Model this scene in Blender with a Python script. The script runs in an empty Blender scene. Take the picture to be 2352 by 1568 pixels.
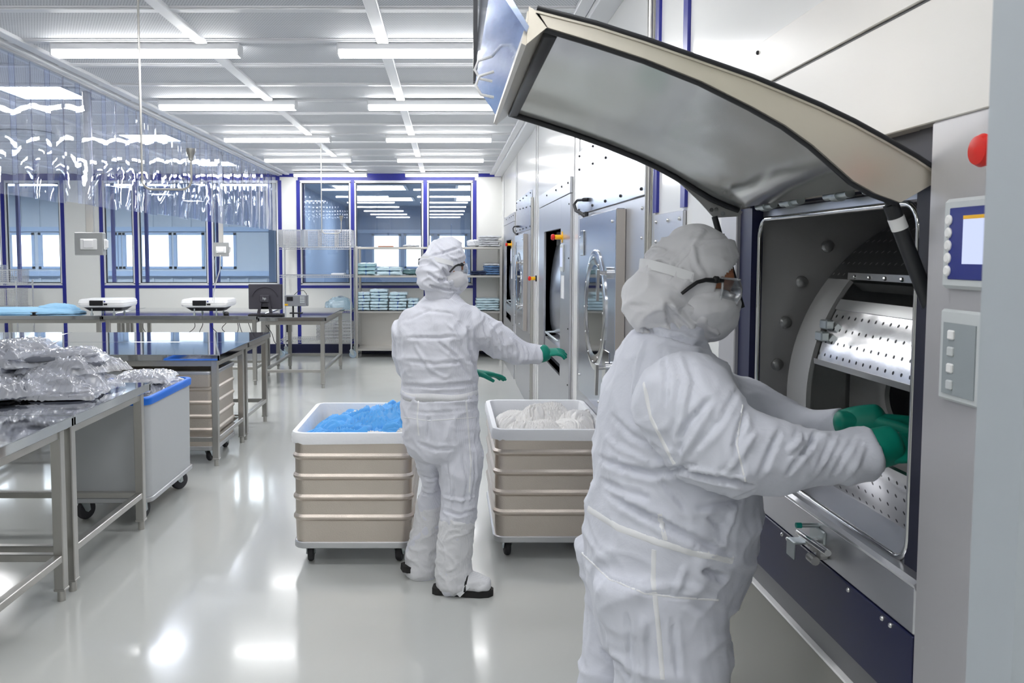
import bpy, bmesh, math, random
from math import sin, cos, pi, tan, sqrt
from mathutils import Vector, Matrix, noise
from mathutils.bvhtree import BVHTree
R = math.radians
random.seed(11)
sc = bpy.context.scene
COL = sc.collection

# ---------------------------------------------------------------- camera model
F, U0, VH, TH, HC = 1900.0, 1030.0, 583.0, R(3.63), 1.63
V0 = VH + F * tan(TH)
CAM = Vector((0, 0, HC))
def ray(u, v):
    r, up = (u - U0) / F, -(v - V0) / F
    return Vector((r, cos(TH) + up * sin(TH), -sin(TH) + up * cos(TH)))
def at_x(u, v, X):
    d = ray(u, v); t = X / d.x; return CAM + d * t
def at_y(u, v, Y):
    d = ray(u, v); t = Y / d.y; return CAM + d * t
def at_z(u, v, Z):
    d = ray(u, v); t = (Z - HC) / d.z; return CAM + d * t

# ---------------------------------------------------------------- mesh builder
def rrect(x0, x1, y0, y1, r, seg=5):
    pts = []
    for cx, cy, a0 in ((x1 - r, y1 - r, 0), (x0 + r, y1 - r, 90), (x0 + r, y0 + r, 180), (x1 - r, y0 + r, 270)):
        for i in range(seg + 1):
            a = R(a0 + 90 * i / seg); pts.append((cx + r * cos(a), cy + r * sin(a)))
    return pts
def frame(t, ref=None):
    t = Vector(t).normalized()
    ref = Vector(ref) if ref is not None else (Vector((0, 0, 1)) if abs(t.z) < .9 else Vector((1, 0, 0)))
    a = (ref - t * ref.dot(t))
    if a.length < 1e-6: a = t.orthogonal()
    a.normalize(); return a, t.cross(a)
class MB:
    def __init__(s): s.v = []; s.f = []; s.mi = []; s.cur = 0
    def add(s, vs, fs):
        o = len(s.v); s.v += [tuple(v) for v in vs]
        for f in fs: s.f.append(tuple(i + o for i in f)); s.mi.append(s.cur)
        return s
    def frombm(s, bm, M=None):
        bm.verts.index_update()
        s.add([(M @ v.co if M else v.co.copy()) for v in bm.verts], [[v.index for v in f.verts] for f in bm.faces]); bm.free(); return s
    def bx(s, x0, x1, y0, y1, z0, z1, b=0, M=None, seg=1):
        if x0 > x1: x0, x1 = x1, x0
        if y0 > y1: y0, y1 = y1, y0
        if z0 > z1: z0, z1 = z1, z0
        if b <= 0:
            vs = [Vector((x, y, z)) for z in (z0, z1) for y in (y0, y1) for x in (x0, x1)]
            if M: vs = [M @ v for v in vs]
            return s.add(vs, [(0, 2, 3, 1), (4, 5, 7, 6), (0, 1, 5, 4), (2, 6, 7, 3), (0, 4, 6, 2), (1, 3, 7, 5)])
        bm = bmesh.new(); bmesh.ops.create_cube(bm, size=1)
        for v in bm.verts: v.co = Vector(((x0 + x1) / 2 + v.co.x * (x1 - x0), (y0 + y1) / 2 + v.co.y * (y1 - y0), (z0 + z1) / 2 + v.co.z * (z1 - z0)))
        b = min(b, .49 * min(x1 - x0, y1 - y0, z1 - z0))
        bmesh.ops.bevel(bm, geom=bm.edges[:], offset=b, segments=seg, profile=.5, affect='EDGES')
        return s.frombm(bm, M)
    def bar(s, p0, p1, w, h, ref=None, b=0):
        p0, p1 = Vector(p0), Vector(p1); t = (p1 - p0); L = t.length; a, c = frame(t, ref)
        M = Matrix((a, c, t.normalized())).transposed().to_4x4(); M.translation = p0
        return s.bx(-w / 2, w / 2, -h / 2, h / 2, 0, L, b, M)
    def loft(s, rings, caps=(True, True), closed=True):
        n = len(rings[0]); vs = [p for r in rings for p in r]; fs = []
        for i in range(len(rings) - 1):
            for j in range(n if closed else n - 1):
                k = (j + 1) % n; fs.append((i * n + j, i * n + k, (i + 1) * n + k, (i + 1) * n + j))
        if caps[0]: fs.append(tuple(range(n))[::-1])
        if caps[1]: fs.append(tuple((len(rings) - 1) * n + j for j in range(n)))
        return s.add(vs, fs)
    def cyl(s, p0, p1, r0, r1=None, n=20, caps=(True, True)):
        p0, p1 = Vector(p0), Vector(p1); r1 = r0 if r1 is None else r1; a, c = frame(p1 - p0)
        ring = lambda p, r: [p + a * (r * cos(2 * pi * i / n)) + c * (r * sin(2 * pi * i / n)) for i in range(n)]
        return s.loft([ring(p0, r0), ring(p1, r1)], caps)
    def lathe(s, prof, o, ax, n=24):
        o = Vector(o); ax = Vector(ax).normalized(); a, c = frame(ax)
        rings = [[o + ax * h + a * (max(r, 1e-4) * cos(2 * pi * i / n)) + c * (max(r, 1e-4) * sin(2 * pi * i / n)) for i in range(n)] for r, h in prof]
        return s.loft(rings)
    def tube(s, pts, r, n=8, closed=False):
        pts = [Vector(p) for p in pts]; m = len(pts); rings = []; pa = None
        for i, p in enumerate(pts):
            if closed: t = pts[(i + 1) % m] - pts[i - 1]
            else: t = pts[min(i + 1, m - 1)] - pts[max(i - 1, 0)]
            if t.length < 1e-9: t = Vector((0, 0, 1))
            a, c = frame(t, pa); pa = a
            rr = r[i] if isinstance(r, (list, tuple)) else r
            rings.append([p + a * (rr * cos(2 * pi * k / n)) + c * (rr * sin(2 * pi * k / n)) for k in range(n)])
        if closed:
            s.loft(rings + [rings[0]], (False, False))
        else: s.loft(rings)
        return s
    def prism(s, poly, fn, lo, hi):
        """poly of (a,b); fn(a,b,t)->point"""
        return s.loft([[Vector(fn(a, b, lo)) for a, b in poly], [Vector(fn(a, b, hi)) for a, b in poly]])
    def sph(s, c, r, n=16, m=10):
        c = Vector(c); r = r if isinstance(r, (tuple, list, Vector)) else (r, r, r)
        rings = [[c + Vector((r[0] * sin(pi * i / m) * cos(2 * pi * j / n), r[1] * sin(pi * i / m) * sin(2 * pi * j / n), r[2] * cos(pi * i / m))) for j in range(n)] for i in range(1, m)]
        top, bot = c + Vector((0, 0, r[2])), c - Vector((0, 0, r[2]))
        o = len(s.v); s.loft(rings, (False, False)); s.add([top, bot], [])
        t = len(s.v) - 2; last = o + (m - 2) * n
        for j in range(n):
            k = (j + 1) % n
            s.f.append((t, o + j, o + k)); s.mi.append(s.cur); s.f.append((t + 1, last + k, last + j)); s.mi.append(s.cur)
        return s
    def grid(s, fn, nu, nv):
        vs = [fn(i / nu, j / nv) for j in range(nv + 1) for i in range(nu + 1)]
        fs = [(j * (nu + 1) + i, j * (nu + 1) + i + 1, (j + 1) * (nu + 1) + i + 1, (j + 1) * (nu + 1) + i) for j in range(nv) for i in range(nu)]
        return s.add(vs, fs)
    def mesh(s, name):
        me = bpy.data.meshes.new(name); me.from_pydata(s.v, [], s.f)
        me.polygons.foreach_set('material_index', s.mi)
        bm = bmesh.new(); bm.from_mesh(me); bmesh.ops.recalc_face_normals(bm, faces=bm.faces[:]); bm.to_mesh(me); bm.free()
        return me
    def build(s, name, mat, parent=None, smooth=35):
        return link(name, s.mesh(name), mat, parent, smooth)
def link(name, me, mat, parent=None, smooth=35):
    for m in (mat if isinstance(mat, (list, tuple)) else [mat]): me.materials.append(m)
    if 25 < smooth <= 42: smooth = 27      # keeps bevelled sheet flat, cylinders round
    if smooth:
        me.polygons.foreach_set('use_smooth', [True] * len(me.polygons))
        if smooth < 180: me.set_sharp_from_angle(angle=R(smooth))
    me.update()
    o = bpy.data.objects.new(name, me); COL.objects.link(o)
    if parent: attach(o, parent)
    return o
def attach(o, parent):
    """parent o, keeping world coordinates (parents are only moved/rotated about Z)"""
    o.parent = parent
    top = parent
    M = Matrix.Identity(4)
    chain = []
    while top: chain.append(top); top = top.parent
    for p in reversed(chain): M = M @ (Matrix.Translation(p.location) @ p.rotation_euler.to_matrix().to_4x4())
    if o.type == 'MESH' and M != Matrix.Identity(4): o.data.transform(M.inverted())
def thing(name, label, cat, loc=(0, 0, 0), rz=0, group=None):
    o = bpy.data.objects.new(name, None); COL.objects.link(o); o.empty_display_size = .1
    o.location = loc; o.rotation_euler = (0, 0, rz); return tag(o, label, cat, group)
def tag(o, label, cat, group=None):
    o['label'] = label; o['category'] = cat
    if group: o['group'] = group
    return o
def struct(o): o['kind'] = 'structure'; return o
def dup(root, loc, rz=0, label=None, group=None):
    def cp(o, par):
        c = o.copy(); COL.objects.link(c)
        if par: c.parent = par
        for ch in o.children: cp(ch, c)
        return c
    c = cp(root, None); c.location = loc; c.rotation_euler = (0, 0, rz)
    if label: c['label'] = label
    if group: c['group'] = group
    return c

# ---------------------------------------------------------------- materials
def lin(c):
    f = lambda x: x / 12.92 if x <= .04045 else ((x + .055) / 1.055) ** 2.4
    return tuple(f(v / 255) for v in c) + (1,)
class NT:
    def __init__(s, name):
        s.m = bpy.data.materials.new(name); s.m.use_nodes = True; s.t = s.m.node_tree
        for n in list(s.t.nodes): s.t.nodes.remove(n)
        s.out = s.n('ShaderNodeOutputMaterial')
    def n(s, typ, **kw):
        nd = s.t.nodes.new(typ)
        for k, v in kw.items():
            if k.startswith('i_'):
                key = k[2:].replace('_', ' ')
                nd.inputs[int(key) if key.isdigit() else key].default_value = v
            else: setattr(nd, k, v)
        return nd
    def l(s, a, b): s.t.links.new(a, b)
    def coords(s, scale=(1, 1, 1), kind='Object'):
        tc = s.n('ShaderNodeTexCoord'); mp = s.n('ShaderNodeMapping'); mp.inputs['Scale'].default_value = scale
        s.l(tc.outputs[kind], mp.inputs['Vector']); return mp.outputs['Vector']
def pm(name, col, rough=.5, metal=0, spec=.5, bump=None, coat=0, vary=0, rvary=0, sheen=0, bscale=(1, 1, 1), trans=0, ior=1.45):
    """principled; bump=(noise scale, strength, distance)"""
    t = NT(name); b = t.n('ShaderNodeBsdfPrincipled')
    b.inputs['Base Color'].default_value = lin(col); b.inputs['Roughness'].default_value = rough
    b.inputs['Metallic'].default_value = metal; b.inputs['Specular IOR Level'].default_value = spec
    b.inputs['Coat Weight'].default_value = coat; b.inputs['Coat Roughness'].default_value = .08
    b.inputs['Sheen Weight'].default_value = sheen
    b.inputs['Transmission Weight'].default_value = trans; b.inputs['IOR'].default_value = ior
    t.l(b.outputs[0], t.out.inputs[0])
    if bump:
        v = t.coords(bscale); nz = t.n('ShaderNodeTexNoise', i_Scale=bump[0], i_Detail=4.0); t.l(v, nz.inputs['Vector'])
        bp = t.n('ShaderNodeBump', i_Strength=bump[1], i_Distance=bump[2]); t.l(nz.outputs['Fac'], bp.inputs['Height']); t.l(bp.outputs[0], b.inputs['Normal'])
    if vary or rvary:
        v = t.coords(bscale); nz = t.n('ShaderNodeTexNoise', i_Scale=3.0, i_Detail=5.0); t.l(v, nz.inputs['Vector'])
        if vary:
            mx = t.n('ShaderNodeMix', data_type='RGBA'); c = lin(col)
            mx.inputs[6].default_value = tuple(x * (1 - vary) for x in c[:3]) + (1,); mx.inputs[7].default_value = tuple(min(1, x * (1 + vary)) for x in c[:3]) + (1,)
            t.l(nz.outputs['Fac'], mx.inputs[0]); t.l(mx.outputs[2], b.inputs['Base Color'])
        if rvary:
            mr = t.n('ShaderNodeMapRange'); mr.inputs['To Min'].default_value = max(.01, rough - rvary); mr.inputs['To Max'].default_value = rough + rvary
            t.l(nz.outputs['Fac'], mr.inputs['Value']); t.l(mr.outputs[0], b.inputs['Roughness'])
    return t.m
def film(name, tint, gloss=.06, diffuse=0.0, rough=.03, bump=None, dcol=(235, 238, 245), edge=1.0):
    """clear plastic / window pane: transparent, with fresnel gloss and a little haze"""
    t = NT(name)
    tr = t.n('ShaderNodeBsdfTransparent'); tr.inputs[0].default_value = lin(tint)
    gl = t.n('ShaderNodeBsdfGlossy'); gl.inputs['Roughness'].default_value = rough; gl.inputs[0].default_value = (1, 1, 1, 1)
    df = t.n('ShaderNodeBsdfDiffuse'); df.inputs[0].default_value = lin(dcol)
    fr = t.n('ShaderNodeLayerWeight', i_Blend=.5); pw = t.n('ShaderNodeMath', operation='POWER'); pw.inputs[1].default_value = 4.5; t.l(fr.outputs['Facing'], pw.inputs[0])
    ad = t.n('ShaderNodeMath', operation='MULTIPLY_ADD'); ad.inputs[1].default_value = edge; ad.inputs[2].default_value = gloss; ad.use_clamp = True
    t.l(pw.outputs[0], ad.inputs[0])
    m1 = t.n('ShaderNodeMixShader'); m1.inputs[0].default_value = diffuse; t.l(tr.outputs[0], m1.inputs[1]); t.l(df.outputs[0], m1.inputs[2])
    m2 = t.n('ShaderNodeMixShader'); t.l(ad.outputs[0], m2.inputs[0]); t.l(m1.outputs[0], m2.inputs[1]); t.l(gl.outputs[0], m2.inputs[2])
    t.l(m2.outputs[0], t.out.inputs[0])
    if bump:
        v = t.coords(bump[3] if len(bump) > 3 else (1, 1, 1)); nz = t.n('ShaderNodeTexNoise', i_Scale=bump[0], i_Detail=3.0); t.l(v, nz.inputs['Vector'])
        bp = t.n('ShaderNodeBump', i_Strength=bump[1], i_Distance=bump[2]); t.l(nz.outputs['Fac'], bp.inputs['Height'])
        for nd in (gl, fr, df): t.l(bp.outputs[0], nd.inputs['Normal'])
    return t.m
def emit(name, col, strength):
    t = NT(name); e = t.n('ShaderNodeEmission'); e.inputs[0].default_value = lin(col); e.inputs[1].default_value = strength; t.l(e.outputs[0], t.out.inputs[0]); return t.m
def brushed(name, col, rough, axis=(1, 1, 60), amt=.06, rv=.08, metal=1.0, wave=0):
    """brushed sheet steel; grain stretched across axis"""
    t = NT(name); b = t.n('ShaderNodeBsdfPrincipled'); b.inputs['Metallic'].default_value = metal
    v = t.coords(axis); nz = t.n('ShaderNodeTexNoise', i_Scale=6.0, i_Detail=5.0); t.l(v, nz.inputs['Vector'])
    c = lin(col); mx = t.n('ShaderNodeMix', data_type='RGBA')
    mx.inputs[6].default_value = tuple(x * (1 - amt) for x in c[:3]) + (1,); mx.inputs[7].default_value = tuple(min(1, x * (1 + amt)) for x in c[:3]) + (1,)
    t.l(nz.outputs['Fac'], mx.inputs[0]); t.l(mx.outputs[2], b.inputs['Base Color'])
    mr = t.n('ShaderNodeMapRange'); mr.inputs['To Min'].default_value = max(.02, rough - rv); mr.inputs['To Max'].default_value = rough + rv
    t.l(nz.outputs['Fac'], mr.inputs['Value']); t.l(mr.outputs[0], b.inputs['Roughness'])
    if wave:
        v2 = t.coords((1, 1, 1)); n2 = t.n('ShaderNodeTexNoise', i_Scale=2.2, i_Detail=1.0); t.l(v2, n2.inputs['Vector'])
        bp = t.n('ShaderNodeBump', i_Strength=1.0, i_Distance=wave); t.l(n2.outputs['Fac'], bp.inputs['Height']); t.l(bp.outputs[0], b.inputs['Normal'])
    t.l(b.outputs[0], t.out.inputs[0]); return t.m
def dotted(name, base, dot, pitch, rad, ax=(0, 2), metal=1.0, rough=.2, offset=True, bumpd=0):
    """sheet with punched round holes laid out in object space on two axes"""
    t = NT(name); b = t.n('ShaderNodeBsdfPrincipled'); b.inputs['Metallic'].default_value = metal; b.inputs['Roughness'].default_value = rough
    tc = t.n('ShaderNodeTexCoord'); sx = t.n('ShaderNodeSeparateXYZ'); t.l(tc.outputs['Object'], sx.inputs[0])
    def m(op, a, bb=None):
        nd = t.n('ShaderNodeMath', operation=op)
        for i, x in enumerate((a, bb)):
            if x is None: continue
            if isinstance(x, (int, float)): nd.inputs[i].default_value = x
            else: t.l(x, nd.inputs[i])
        return nd.outputs[0]
    p, q = sx.outputs[ax[0]], sx.outputs[ax[1]]
    q2 = m('DIVIDE', q, pitch); row = m('FLOOR', q2)
    sh = m('MULTIPLY', m('FLOORED_MODULO', row, 2.0), .5) if offset else 0.0
    p2 = m('ADD', m('DIVIDE', p, pitch), sh)
    fx = m('SUBTRACT', m('FRACT', p2), .5); fy = m('SUBTRACT', m('FRACT', q2), .5)
    d = m('SQRT', m('ADD', m('MULTIPLY', fx, fx), m('MULTIPLY', fy, fy)))
    k = m('LESS_THAN', d, rad / pitch)
    mx = t.n('ShaderNodeMix', data_type='RGBA'); mx.inputs[6].default_value = lin(base); mx.inputs[7].default_value = lin(dot); t.l(k, mx.inputs[0]); t.l(mx.outputs[2], b.inputs['Base Color'])
    if bumpd:
        nz = t.n('ShaderNodeTexNoise', i_Scale=5.0); t.l(tc.outputs['Object'], nz.inputs['Vector'])
        bp = t.n('ShaderNodeBump', i_Strength=1.0, i_Distance=bumpd); t.l(nz.outputs['Fac'], bp.inputs['Height']); t.l(bp.outputs[0], b.inputs['Normal'])
    t.l(b.outputs[0], t.out.inputs[0]); return t.m
def fabric(name, col, gridcol=None, pitch=.008, wr=(9, .6, .01)):
    """cleanroom cloth: matt, faint anti-static grid, soft creases"""
    t = NT(name); b = t.n('ShaderNodeBsdfPrincipled'); b.inputs['Roughness'].default_value = .75; b.inputs['Specular IOR Level'].default_value = .25
    b.inputs['Sheen Weight'].default_value = .15; b.inputs['Base Color'].default_value = lin(col)
    tc = t.n('ShaderNodeTexCoord')
    if gridcol:
        mp = t.n('ShaderNodeMapping'); mp.inputs['Scale'].default_value = (1 / pitch,) * 3; mp.inputs['Rotation'].default_value = (0, 0, .5); t.l(tc.outputs['Object'], mp.inputs['Vector'])
        sx = t.n('ShaderNodeSeparateXYZ'); t.l(mp.outputs[0], sx.inputs[0]); ks = []
        for i in range(3):
            fr = t.n('ShaderNodeMath', operation='FRACT'); t.l(sx.outputs[i], fr.inputs[0])
            lt = t.n('ShaderNodeMath', operation='LESS_THAN'); lt.inputs[1].default_value = .3; t.l(fr.outputs[0], lt.inputs[0]); ks.append(lt.outputs[0])
        a = t.n('ShaderNodeMath', operation='MAXIMUM'); t.l(ks[0], a.inputs[0]); t.l(ks[2], a.inputs[1])
        mx = t.n('ShaderNodeMix', data_type='RGBA'); mx.inputs[6].default_value = lin(col); mx.inputs[7].default_value = lin(gridcol); t.l(a.outputs[0], mx.inputs[0]); t.l(mx.outputs[2], b.inputs['Base Color'])
    nz = t.n('ShaderNodeTexNoise', i_Scale=float(wr[0]), i_Detail=6.0, i_Roughness=.55, i_Distortion=.6); t.l(tc.outputs['Object'], nz.inputs['Vector'])
    bp = t.n('ShaderNodeBump', i_Strength=wr[1], i_Distance=wr[2]); t.l(nz.outputs['Fac'], bp.inputs['Height'])
    rd = t.n('ShaderNodeTexNoise', noise_type='RIDGED_MULTIFRACTAL', i_Scale=float(wr[0]) * .55, i_Detail=2.5, i_Distortion=.9); t.l(tc.outputs['Object'], rd.inputs['Vector'])
    b2 = t.n('ShaderNodeBump', i_Strength=.75, i_Distance=wr[2] * .42); t.l(rd.outputs['Fac'], b2.inputs['Height']); t.l(bp.outputs[0], b2.inputs['Normal']); t.l(b2.outputs[0], b.inputs['Normal'])
    t.l(b.outputs[0], t.out.inputs[0]); return t.m

M = {}
M['floor'] = pm('resin floor', (196, 198, 195), .16, 0, .55, bump=(1.2, .25, .004), coat=.25, rvary=.05)
M['white'] = pm('white wall panel', (236, 236, 232), .32, 0, .5)
M['gloss_white'] = pm('gloss white wall panel', (236, 236, 234), .14, 0, .6, bump=(1.5, .2, .003))
M['ceil'] = dotted('perforated ceiling panel', (218, 220, 223), (172, 175, 180), .016, .0042, ax=(0, 1), metal=0, rough=.75)
M['ceil_plain'] = pm('ceiling sheet', (214, 216, 219), .4)
M['bar'] = pm('white ceiling profile', (228, 229, 231), .35)
M['blue'] = pm('blue joint profile', (36, 42, 138), .35)
M['navy'] = pm('navy panel', (26, 30, 66), .38)
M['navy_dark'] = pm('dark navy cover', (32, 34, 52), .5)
M['steel'] = brushed('brushed steel', (186, 184, 180), .30, (30, 30, 1), .02, .03, metal=.9)
M['steel_top'] = brushed('steel worktop', (202, 204, 208), .055, (1, 30, 1), .01, .015)
M['steel_machine'] = brushed('machine steel', (198, 199, 204), .30, (1, 1, 30), .012, .02, metal=.85)
M['steel_bright'] = brushed('bright door steel', (196, 202, 216), .20, (1, 1, 20), .012, .02, metal=.92)
M['steel_col'] = brushed('column steel', (188, 187, 190), .38, (1, 30, 1), .015, .02, metal=.4)
M['steel_dark'] = brushed('dark tub steel', (172, 172, 172), .36, (1, 1, 12), .02, .03, metal=.3)
M['steel_tub'] = pm('drum steel', (170, 171, 171), .28, .7, bump=(3, .3, .002))
M['hood_in'] = brushed('hood lining steel', (206, 207, 204), .14, (1, 1, 1), .02, .03, metal=.7, wave=.010)
M['partition'] = brushed('partition steel', (214, 214, 212), .3, (1, 1, 12), .02, .03, metal=.3)
M['hood_out'] = brushed('hood steel', (206, 200, 188), .32, (1, 20, 1), .015, .02, metal=.7)
M['chrome'] = pm('chrome', (210, 210, 210), .12, 1)
M['wire'] = pm('chrome wire', (222, 223, 226), .25, .8)
M['beige_edge'] = pm('door edge', (176, 170, 164), .4, .4)
M['gasket'] = pm('dark rubber gasket', (34, 35, 40), .35)
M['rubber'] = pm('black rubber', (38, 38, 42), .6)
M['tyre'] = pm('grey tyre', (70, 70, 74), .7)
M['black'] = pm('black plastic', (22, 22, 26), .4)
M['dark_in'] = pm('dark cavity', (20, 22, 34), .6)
M['strut'] = pm('black gas strut', (40, 42, 45), .4)
M['grey_plastic'] = pm('light grey cart plastic', (190, 193, 196), .45)
M['blue_plastic'] = pm('blue plastic rim', (24, 112, 220), .4)
M['alu'] = pm('hammered aluminium', (206, 196, 186), .34, 1, bump=(230, .5, .003), vary=.05)
M['alu_rim'] = pm('aluminium rail', (196, 197, 200), .35, 1)
M['zinc'] = pm('zinc plated bracket', (190, 198, 200), .35, .9)
M['linen'] = pm('white liner cloth', (236, 237, 240), .8, bump=(14, .6, .01))
M['cloth_blue'] = pm('blue garment cloth', (88, 166, 232), .8, bump=(26, .3, .004), sheen=.2)
M['cloth_white'] = pm('white garment cloth', (230, 228, 226), .8, bump=(26, .3, .004), sheen=.2)
M['cloth_pale'] = pm('pale blue garment cloth', (150, 196, 228), .75, bump=(10, .5, .01))
M['pack_pale'] = pm('pale blue wrapped pack', (208, 231, 240), .4, bump=(26, .6, .01), coat=.3)
M['pack_teal'] = pm('pale teal wrapped pack', (176, 212, 220), .35, bump=(26, .6, .01), coat=.4)
M['pack_blue'] = pm('blue folded pack', (104, 140, 184), .5, bump=(26, .6, .01))
M['pack_navy'] = pm('navy folded cloth', (52, 66, 100), .7, bump=(26, .6, .01))
M['pack_green'] = pm('green folded pack', (96, 134, 140), .4, bump=(26, .6, .01), coat=.4)
M['pack_white'] = pm('white folded pack', (226, 228, 232), .5, bump=(26, .6, .01), coat=.2)
M['seam_blue'] = pm('blue seal tape', (60, 110, 200), .5)
M['garment_grey'] = pm('charcoal garment', (88, 91, 100), .8, bump=(30, .5, .006))
M['film'] = film('bag film', (236, 238, 244), .04, .26, .20, bump=(5, .3, .010), dcol=(238, 240, 246), edge=1.0)
M['pvc'] = film('clear curtain strip', (246, 249, 255), .028, .03, .015, bump=(2.8, .4, .006, (1, .5, 1.2)), dcol=(214, 220, 250), edge=.75)
M['pvc_edge'] = film('curtain strip edge', (120, 130, 190), .25, .35, .05, dcol=(120, 130, 190))
M['glass'] = film('tinted window pane', (219, 225, 230), .06, .03, .012, dcol=(140, 160, 184), edge=.9)
M['clear'] = film('clear lens', (236, 238, 240), .10, .05, .04, bump=(8, .6, .01), edge=1.8)
M['lamp'] = emit('lamp diffuser', (255, 255, 255), 24.0)
M['cladding'] = pm('grey blue cladding', (200, 207, 213), .6, vary=.06, bscale=(6, 1, .2))
M['cladding_dark'] = pm('blue cladding', (140, 160, 188), .6)
M['outer_frame'] = pm('outer window frame', (176, 196, 222), .5)
M['monitor'] = pm('dark grey plastic', (62, 60, 68), .45)
M['grey_mid'] = pm('mid grey plastic', (132, 134, 138), .45)
M['grey_light'] = pm('light grey plastic', (200, 205, 207), .4)
M['white_plastic'] = pm('white plastic', (238, 238, 238), .35)
M['red'] = pm('red button', (214, 34, 26), .35)
M['yellow'] = pm('yellow collar', (244, 186, 20), .4)
M['screen'] = emit('lit screen', (196, 206, 240), .9)
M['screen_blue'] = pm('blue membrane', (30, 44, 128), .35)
M['green_glove'] = pm('green rubber glove', (0, 132, 112), .5, bump=(40, .3, .004))
M['suit'] = fabric('coverall cloth', (212, 215, 226), None, wr=(7, .5, .012))
M['suit_grid'] = fabric('grid weave coverall cloth', (224, 225, 234), (213, 215, 225), .0055, wr=(9, .5, .01))
M['seam'] = pm('white seam tape', (232, 233, 236), .75)
M['mask'] = fabric('face mask cloth', (220, 220, 224), None, wr=(12, .4, .006))
M['skin'] = pm('skin', (188, 128, 98), .5)
M['eye_white'] = pm('eye white', (236, 232, 226), .2)
M['iris'] = pm('brown iris', (60, 38, 22), .2)
M['sole'] = pm('black sole', (34, 33, 33), .7)
M['boot'] = fabric('overboot cloth', (226, 226, 229), (216, 217, 221), .0055, wr=(12, .6, .012))
M['teal'] = pm('teal tip', (0, 140, 130), .4)
M['post'] = pm('grey door frame', (166, 173, 179), .45)
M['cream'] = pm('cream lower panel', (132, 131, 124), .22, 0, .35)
M['panel_cream'] = pm('cream machine panel', (222, 219, 214), .3, 0, .5, vary=.02)
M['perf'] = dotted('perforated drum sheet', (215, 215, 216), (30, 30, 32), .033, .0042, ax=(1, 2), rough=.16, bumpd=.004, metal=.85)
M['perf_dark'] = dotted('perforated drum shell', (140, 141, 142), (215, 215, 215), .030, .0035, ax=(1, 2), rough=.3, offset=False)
# ---------------------------------------------------------------- the room shell
YF, XW, ZC = 13.52, .86, 2.93          # back wall, right wall, ceiling
XL, YB = -8.4, -1.6
struct(MB().bx(XL - .2, 2.6, YB - .2, YF + .6, -.12, 0).build('floor', M['floor'], smooth=0))
struct(MB().bx(XL - .2, 2.6, YB - .2, YF + .1, ZC, ZC + .12).build('ceiling', M['ceil'], smooth=0))
mb = MB()
for x in (-.40 + 1.107 * k for k in range(-6, 2)):
    mb.bx(x - .036, x + .036, YB, YF, ZC - .022, ZC + .01, .004)
for k in range(-10, 12):
    y = 5.14 + .653 * k
    if YB < y < YF - .03:
        mb.bx(XL, XW, y - .03, y + .03, ZC - .012, ZC + .01, .003)
        for d in (-.046, .046): mb.bx(XL, XW, y + d - .006, y + d + .006, ZC - .006, ZC + .01)
struct(mb.build('trim_1', M['bar'], smooth=0))
mb = MB(); mb.bx(-2.83, -2.69, YB, YF, ZC - .03, ZC + .01, .005); mb.bx(-2.66, -2.60, YB, YF, ZC - .018, ZC + .01, .004)
struct(mb.build('trim_2', M['bar'], smooth=0))                     # channel the strip curtain hangs in
mb = MB(); mb.bx(.745, XW + .01, YB, YF, ZC - .05, ZC + .01, .006)
struct(mb.build('trim_3', M['bar'], smooth=0))                     # cornice over the right wall
# back wall: bays between blue joints
UX = lambda u: (u - U0) / F * YF
zb, zt = 1.135, 2.80
bays = [(UX(-140), UX(12)), (UX(12), UX(148)), (UX(236), UX(315)), (UX(315), UX(484)), (UX(484), UX(645)), (UX(687), UX(811)), (UX(811), UX(977)), (UX(977), UX(1090))]
w = MB()
edges = sorted({b for bay in bays for b in bay})
w.bx(XL, XW, YF, YF + .10, 0, zb); w.bx(XL, XW, YF, YF + .10, zt, ZC)
prev = XL
for a, b in bays:
    if a - prev > .05: w.bx(prev, a, YF, YF + .10, zb, zt)
    prev = b
w.bx(prev, XW + .01, YF, YF + .10, zb, zt)
struct(w.build('wall_back', M['white'], smooth=0))
bl = MB()
for x in [UX(u) for u in (12, 148, 236, 315, 484, 645, 687, 811, 977, 1090)]: bl.bx(x - .028, x + .028, YF - .012, YF + .02, .16, zt + .02)
bl.bx(XL, XW - .01, YF - .013, YF + .02, ZC - .055, ZC - .002)
bl.bx(XL, UX(645), YF - .011, YF + .02, zt + .02, zt + .075); bl.bx(UX(687), UX(1090), YF - .011, YF + .02, zt + .02, zt + .075)
for a, b in bays: bl.bx(a + .028, b - .028, YF - .011, YF + .02, zb - .062, zb - .018)
bl.bx(UX(645), UX(815), YF - .011, YF + .02, .665, .692)
struct(bl.build('trim_4', M['blue'], smooth=0))
struct(MB().bx(XL, XW, YF - .016, YF + .02, 0, .155, .003).bx(XL, XW, YF - .03, YF, 0, .02, .003).build('baseboard_back', M['navy'], smooth=0))
sm = pm('dark pane seal', (48, 52, 58), .5)
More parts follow.
